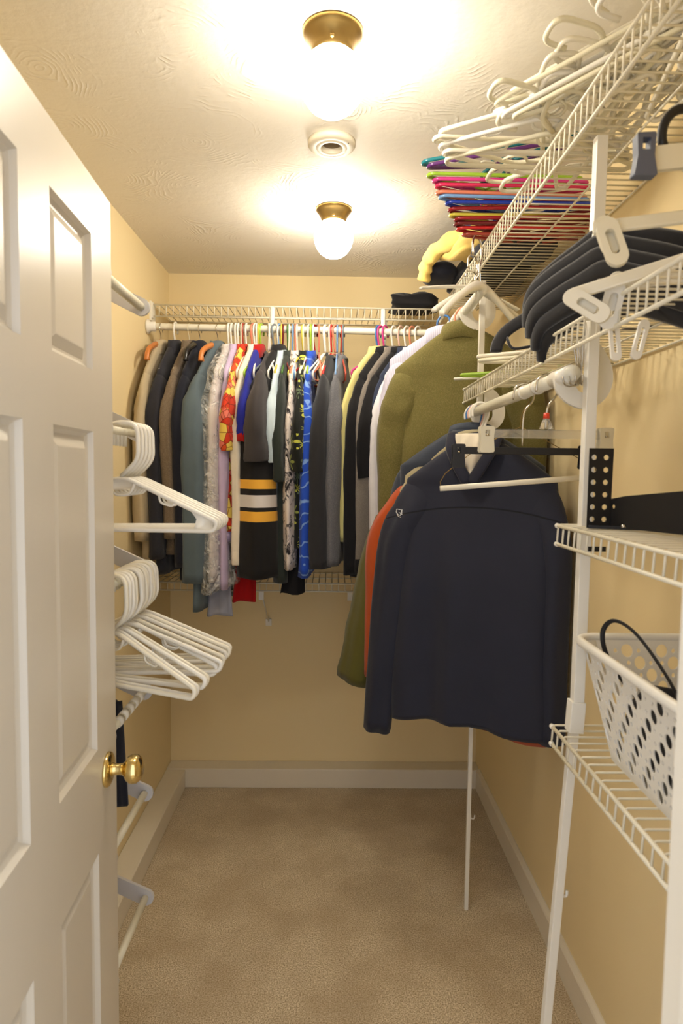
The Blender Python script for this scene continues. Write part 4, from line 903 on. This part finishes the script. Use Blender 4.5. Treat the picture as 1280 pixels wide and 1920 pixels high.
# ------------------------------------------------------------------ things on the eye-level shelf
VLAB = ['lowest black velvet hanger, its curved tip crossing the eye-level shelf lip', 'black velvet hanger second from the bottom of the bunch', 'black velvet hanger third from the bottom of the bunch', 'black velvet hanger in the middle of the bunch', 'black velvet hanger third from the top of the bunch', 'black velvet hanger second from the top of the bunch', 'topmost black velvet hanger of the bunch']
for i, (cx, cy, cz, yaw_, tz) in enumerate(((0.585, 1.100, 1.868, -0.78, -0.02), (0.520, 1.175, 1.846, -0.84, -0.14), (0.506, 1.170, 1.872, -0.82, -0.12), (0.494, 1.172, 1.900, -0.82, -0.11), (0.488, 1.178, 1.926, -0.82, -0.10), (0.490, 1.185, 1.950, -0.82, -0.09), (0.500, 1.200, 1.972, -0.80, -0.04))):
    X = Vector((0.50, yaw_, tz)).normalized(); Z = Vector((-0.42, 0.02, 0.90)); Z = (Z-X*Z.dot(X)).normalized()
    o = hanger('velvet_bare', M_FLOCK, frame_matrix(Vector((cx, cy, cz))+Z*0.072, X, Z), VLAB[i], 'black velvet hangers on the eye-level shelf'); o.scale = (0.9, 1.0, 0.9)
hanger('velvet', M_FLOCK, frame_matrix((0.60, 1.50, 2.03), (-0.86, 0.45, -0.10), (0.10, 0.35, 0.9)), 'black velvet hanger lying apart behind the bunch, nearer the wall', 'black velvet hangers on the eye-level shelf')
for i in range(4):
    MB_ = thing('hanger_hook', 'chrome hanger hook caught over the near end of the closet rod', 'hook', (0.462+0.004*i, 1.238-0.007*i, 1.722), (0, 0, 0.5+0.25*i), 'chrome hooks on the rod end')
    MB().tube(spline([(-0.024, 0, -0.006), (-0.019, 0, -0.019), (-0.004, 0, -0.023), (0.014, 0, -0.016), (0.018, 0, 0.004), (0.010, 0, 0.030), (0.002, 0, 0.060)], 4), 0.0017, 6).obj('wire', M_CHROME, MB_)
for i, (mt, tip, out, lab) in enumerate(((M_IVORY, (0.392, 1.735, 1.842), (-1, 0.12, 0.0), 'ivory hanger lying on the eye-level shelf, upper of a pair with tips out'), (M_CREAM, (0.394, 1.728, 1.830), (-1, 0.10, 0.0), 'ivory hanger lying on the eye-level shelf, lower of a pair with tips out'), (COLS['lime'], (0.402, 2.00, 1.832), (-1, -0.10, -0.02), 'lime green hanger lying on the eye-level shelf'))):
    lay('tube', mt, tip, out, (0.0, -0.9, 0.02), lab, 'hangers lying on the eye-level shelf')
o = lay('flat', M_WHITE, (0.395, 2.13, 1.828), (-1, -0.02, 0.02), (0.0, -0.9, 0.05), 'white flat hanger tip poking past the far end of the eye-level shelf', 'hangers lying on the eye-level shelf')
# near cluster of white and grey clip hangers
def loop_clip(parent, M, mat, L_=0.075, w=0.030):
    """plastic peg: stadium ring plate with a jaw plate"""
    v, f = flat2d(stadium(w, L_), [stadium(w*0.42, L_*0.52)], 0.008)
    o = mesh('peg', [M @ Vector((q.x, q.z, q.y)) for q in v], f, mat, parent, smooth=False); bevel(o, 0.003, 3)
    v, f = flat2d(stadium(w*0.9, L_*0.8), [], 0.006)
    o = mesh('jaw', [M @ Vector((q.x, q.z+0.012, q.y+L_*0.25)) for q in v], f, mat, parent, smooth=False); bevel(o, 0.002); return o
def peg_hanger(label, M, mat, clipM, bar=0.30, hook_mat=None, hk=True):
    t = thing('clip_hanger', label, 'hanger', group='trouser clip hangers'); t.matrix_world = M
    b = MB().tube([(-bar/2, 0, 0), (bar/2, 0, 0)], 0.014, 4, rz=0.006, ref=(0, 0, 1)).obj('bar', mat, t, smooth=False); bevel(b, 0.003)
    for s in (-1, 1): loop_clip(t, Matrix.Translation((s*bar*0.42, -0.010, -0.030)) @ Matrix.Rotation(clipM*s, 4, 'Y'), mat)
    if hk: MB().tube(spline([(-0.024, 0, 0.070), (-0.022, 0, 0.095), (-0.004, 0, 0.112), (0.018, 0, 0.104), (0.024, 0, 0.082), (0.008, 0, 0.052), (0, 0, 0.012)], 4), 0.005, 8).obj('hook', hook_mat or mat, t)
    return t
peg_hanger('milky white clip hanger leaning at the near end of the eye-level shelf, upper one', frame_matrix((0.520, 0.905, 1.895), (0.93, -0.25, 0.05), (0.1, 0.15, 1)), M_MILK, 0.25)
peg_hanger('white clip hanger with looped pegs in front of the black velvet bunch', frame_matrix((0.505, 0.955, 1.845), (0.80, -0.50, 0.18), (0.25, -0.1, 0.9)), M_IVORY, 0.75, hk=False)
peg_hanger('white clip hanger with looped pegs dangling through the eye-level shelf', frame_matrix((0.56, 0.98, 1.835), (0.9, -0.35, 0.02), (-0.05, -0.45, 1)), M_WHITE, -0.2, hk=False)
t = thing('peg_pair', 'two white looped pegs hanging below the lip of the eye-level shelf', 'pegs', (0.475, 1.055, 1.768))
for k, dx in enumerate((-0.012, 0.024)):
    v, f = flat2d(stadium(0.017, 0.066), [stadium(0.006, 0.040)], 0.006)
    M = Matrix.Translation((dx, -0.012*k, -0.018)) @ Matrix.Rotation(-0.12+0.35*k, 4, 'Y')
    bevel(mesh('peg', [M @ Vector((q.x, q.z, q.y)) for q in v], f, M_WHITE, t, smooth=False), 0.002)
t = thing('clip_hanger', 'cream clip hanger with a dusk blue peg and black hook below the high shelf', 'hanger', (0.487, 0.905, 1.970), group='trouser clip hangers')
MB().tube([(-0.055, 0, -0.004), (0.13, -0.02, 0.010)], 0.023, 4, rz=0.007, ref=(0, 0, 1)).obj('bar', M_MILK, t, smooth=False)
MB().tube([(0.030*math.cos(a)-0.006, 0.0, 0.030+0.036*math.sin(a)) for a in [PI*1.15-i*PI*1.3/16 for i in range(17)]], 0.0065, 10).obj('hook', M_BLACK, t)
v, f = flat2d([(p.x, p.y) for p in fillet([(-0.014, 0.026, 0), (0.012, 0.028, 0), (0.011, -0.004, 0), (0.016, -0.030, 0), (-0.016, -0.030, 0), (-0.012, -0.004, 0)], 0.003, 3, closed=True)], [[(-0.006, 0.004), (0.005, 0.004), (0.005, 0.020), (-0.006, 0.020)]], 0.016)
bevel(mesh('peg', [(q.x-0.062, q.z-0.006, q.y) for q in v], f, M_DUSK, t, smooth=False), 0.002)

# ------------------------------------------------------------------ black perforated bracket on the short shelf
M_STEEL = plastic('black_steel', (26, 26, 30), 0.45, 0.3)
t = thing('perforated_bracket', 'black perforated steel bracket standing on the short wire shelf', 'bracket', (0.491, 1.150, 1.4325))
hol = [circ(-0.015+0.022*(k % 2)*1.0, 0.016+0.0225*(k//2), 0.0050, 14) for k in range(12)]
v, f = flat2d([(-0.024, 0), (0.018, 0), (0.020, 0.145), (-0.024, 0.145)], hol, 0.003)
mesh('plate', [(q.x, q.z, q.y) for q in v], f, M_STEEL, t, smooth=False)
v, f = flat2d([(-0.3, 0.0), (0.0, 0.0), (0.0, 0.050), (-0.04, 0.058), (-0.3, 0.088)], [circ(-0.014, 0.038, 0.004, 12)], 0.003)
am = mesh('arm', [Matrix.Rotation(0.42, 4, 'Z') @ Vector((q.z+0.018, q.x, q.y+0.002)) for q in v], f, M_STEEL, t, smooth=False)
MB().box((-0.020, -0.020, 0.0), (0.10, -0.014, 0.006)).obj('foot', M_STEEL, t, smooth=False, rot=(0, 0, -0.35))
for k in range(2): MB().lathe([(0, 0.006), (0.005, 0.005), (0.006, 0.0)], (0, 0, 1), (0.03+0.040*k, -0.030-0.016*k, 0.004), 12).obj('screw', M_CHROME, t)
MB().box((-0.020, -0.003, -0.043), (0.012, 0.0, -0.034)).obj('lower_tab', M_STEEL, t, smooth=False)

# ------------------------------------------------------------------ white laundry basket with round holes
def basket():
    t = thing('laundry_basket', 'white plastic laundry basket with round holes on the lowest wire shelf', 'basket', (0, 0, 1.0218))
    T0 = (0.470, 0.790, 0.702, 1.185); B0 = (0.506, 0.835, 0.674, 1.125); Hb = 0.198; rc = 0.035
    def rr(x0, y0, x1, y1, r_, n=7):
        o = []
        for cx, cy, a0 in ((x1-r_, y1-r_, 0), (x0+r_, y1-r_, PI/2), (x0+r_, y0+r_, PI), (x1-r_, y0+r_, 1.5*PI)):
            o += [(cx+r_*math.cos(a0+PI/2*i/n), cy+r_*math.sin(a0+PI/2*i/n)) for i in range(n+1)]
        return o
    def at(q): return tuple(B0[i]+(T0[i]-B0[i])*q for i in range(4))
    # four flat walls with holes, warped onto the tapering tub
    def wall(side, holes):
        # u along wall 0..1 between corner arcs, v 0..1 up
        horiz = side in ('x0', 'x1'); ln = (T0[3]-T0[1]-2*rc) if horiz else (T0[2]-T0[0]-2*rc)
        hs = [circ(u*ln, w*Hb, r_, 16) for u, w, r_ in holes]
        edge = [(i/12*ln, 0.012) for i in range(13)]+[(ln, 0.012+(Hb-0.012)*i/6) for i in range(1, 7)]+[(ln-i/12*ln, Hb) for i in range(1, 13)]+[(0, Hb-(Hb-0.012)*i/6) for i in range(1, 6)]
        v, f = flat2d(edge, hs, 0.0028)
        out = []
        for q in v:
            u, w = q.x/ln, q.y/Hb; x0, y0, x1, y1 = at(w); off = q.z
            if side == 'x0': out.append((x0-off, y0+rc+(y1-y0-2*rc)*u, w*Hb))
            elif side == 'x1': out.append((x1+off, y0+rc+(y1-y0-2*rc)*u, w*Hb))
            elif side == 'y1': out.append((x0+rc+(x1-x0-2*rc)*u, y1+off, w*Hb))
            else: out.append((x0+rc+(x1-x0-2*rc)*u, y0-off, w*Hb))
        mesh('side_wall', out, f, M_WHITE, t, smooth=False)
    def grid(ln):
        hh = []
        nu = max(4, int(ln/0.0205))
        for iu in range(nu):
            for iv in range(8):
                hh.append(((iu+0.5)/nu, 0.13+iv*0.108, 0.0118 if (iu+iv) % 3 == 0 else 0.0040))
        return hh
    for s, ln in (('x0', T0[3]-T0[1]-2*rc), ('x1', T0[3]-T0[1]-2*rc), ('y1', T0[2]-T0[0]-2*rc), ('y0', T0[2]-T0[0]-2*rc)): wall(s, grid(ln))
    # rounded corners
    n = 7
    for c in range(4):
        rows = []
        for k in range(9):
            q = k/8; P = rr(*at(q), rc)[c*(n+1):(c+1)*(n+1)]; rows.append([(x, y, 0.012*(1-q)+q*Hb if k else 0.012) for x, y in P])
        v = [p for r_ in rows for p in r_]; f = [(i*(n+1)+j, i*(n+1)+j+1, (i+1)*(n+1)+j+1, (i+1)*(n+1)+j) for i in range(8) for j in range(n)]
        o = mesh('corner', v, f, M_WHITE, t); md = o.modifiers.new('thick', 'SOLIDIFY'); md.thickness = 0.0028; md.offset = 0
    bt = rr(*at(0.06), rc); v = [(x, y, 0.012) for x, y in bt]+[(x*0.97+0.03*0.59, y*0.97+0.03*0.98, 0.0) for x, y in bt]; k = len(bt)
    MB().add(v, [(i, (i+1) % k, k+(i+1) % k, k+i) for i in range(k)]+[tuple(range(k, 2*k))]).obj('base', M_WHITE, t, smooth=False)
    P = rr(T0[0]-0.004, T0[1]-0.004, T0[2]+0.004, T0[3]+0.004, rc+0.004, 8)
    MB().tube([(x, y, Hb) for x, y in P], 0.0085, 12, closed=True, rz=0.0075).obj('rim', M_WHITE, t)
    return t
basket()
lump('black_bag', 'black bag filling the bottom of the laundry basket', 'bag', (0.590, 0.975, 1.036), (0.150, 0.27, 0.135), F['black'], 9, amp=0.12)
t = thing('bag_handle', 'black strap loop rising out of the laundry basket', 'strap', (0.56, 1.03, 1.15))
MB().tube(spline([(-0.005, -0.08, 0.0), (-0.022, -0.055, 0.055), (-0.050, 0.000, 0.115), (-0.072, 0.040, 0.130), (-0.080, 0.065, 0.100), (-0.066, 0.060, 0.050), (-0.030, 0.02, -0.005)], 6), 0.0042, 8, rz=0.0022).obj('strap', M_BLACK, t)
t = thing('black_pot', 'round black container with a rim in the laundry basket', 'container', (0.625, 0.935, 1.152))
MB().lathe([(0.0, 0.0), (0.032, 0.0), (0.040, 0.03), (0.043, 0.032), (0.043, 0.037), (0.037, 0.037), (0.034, 0.010), (0.0, 0.008)], n=28).obj('body', M_BLACK, t)
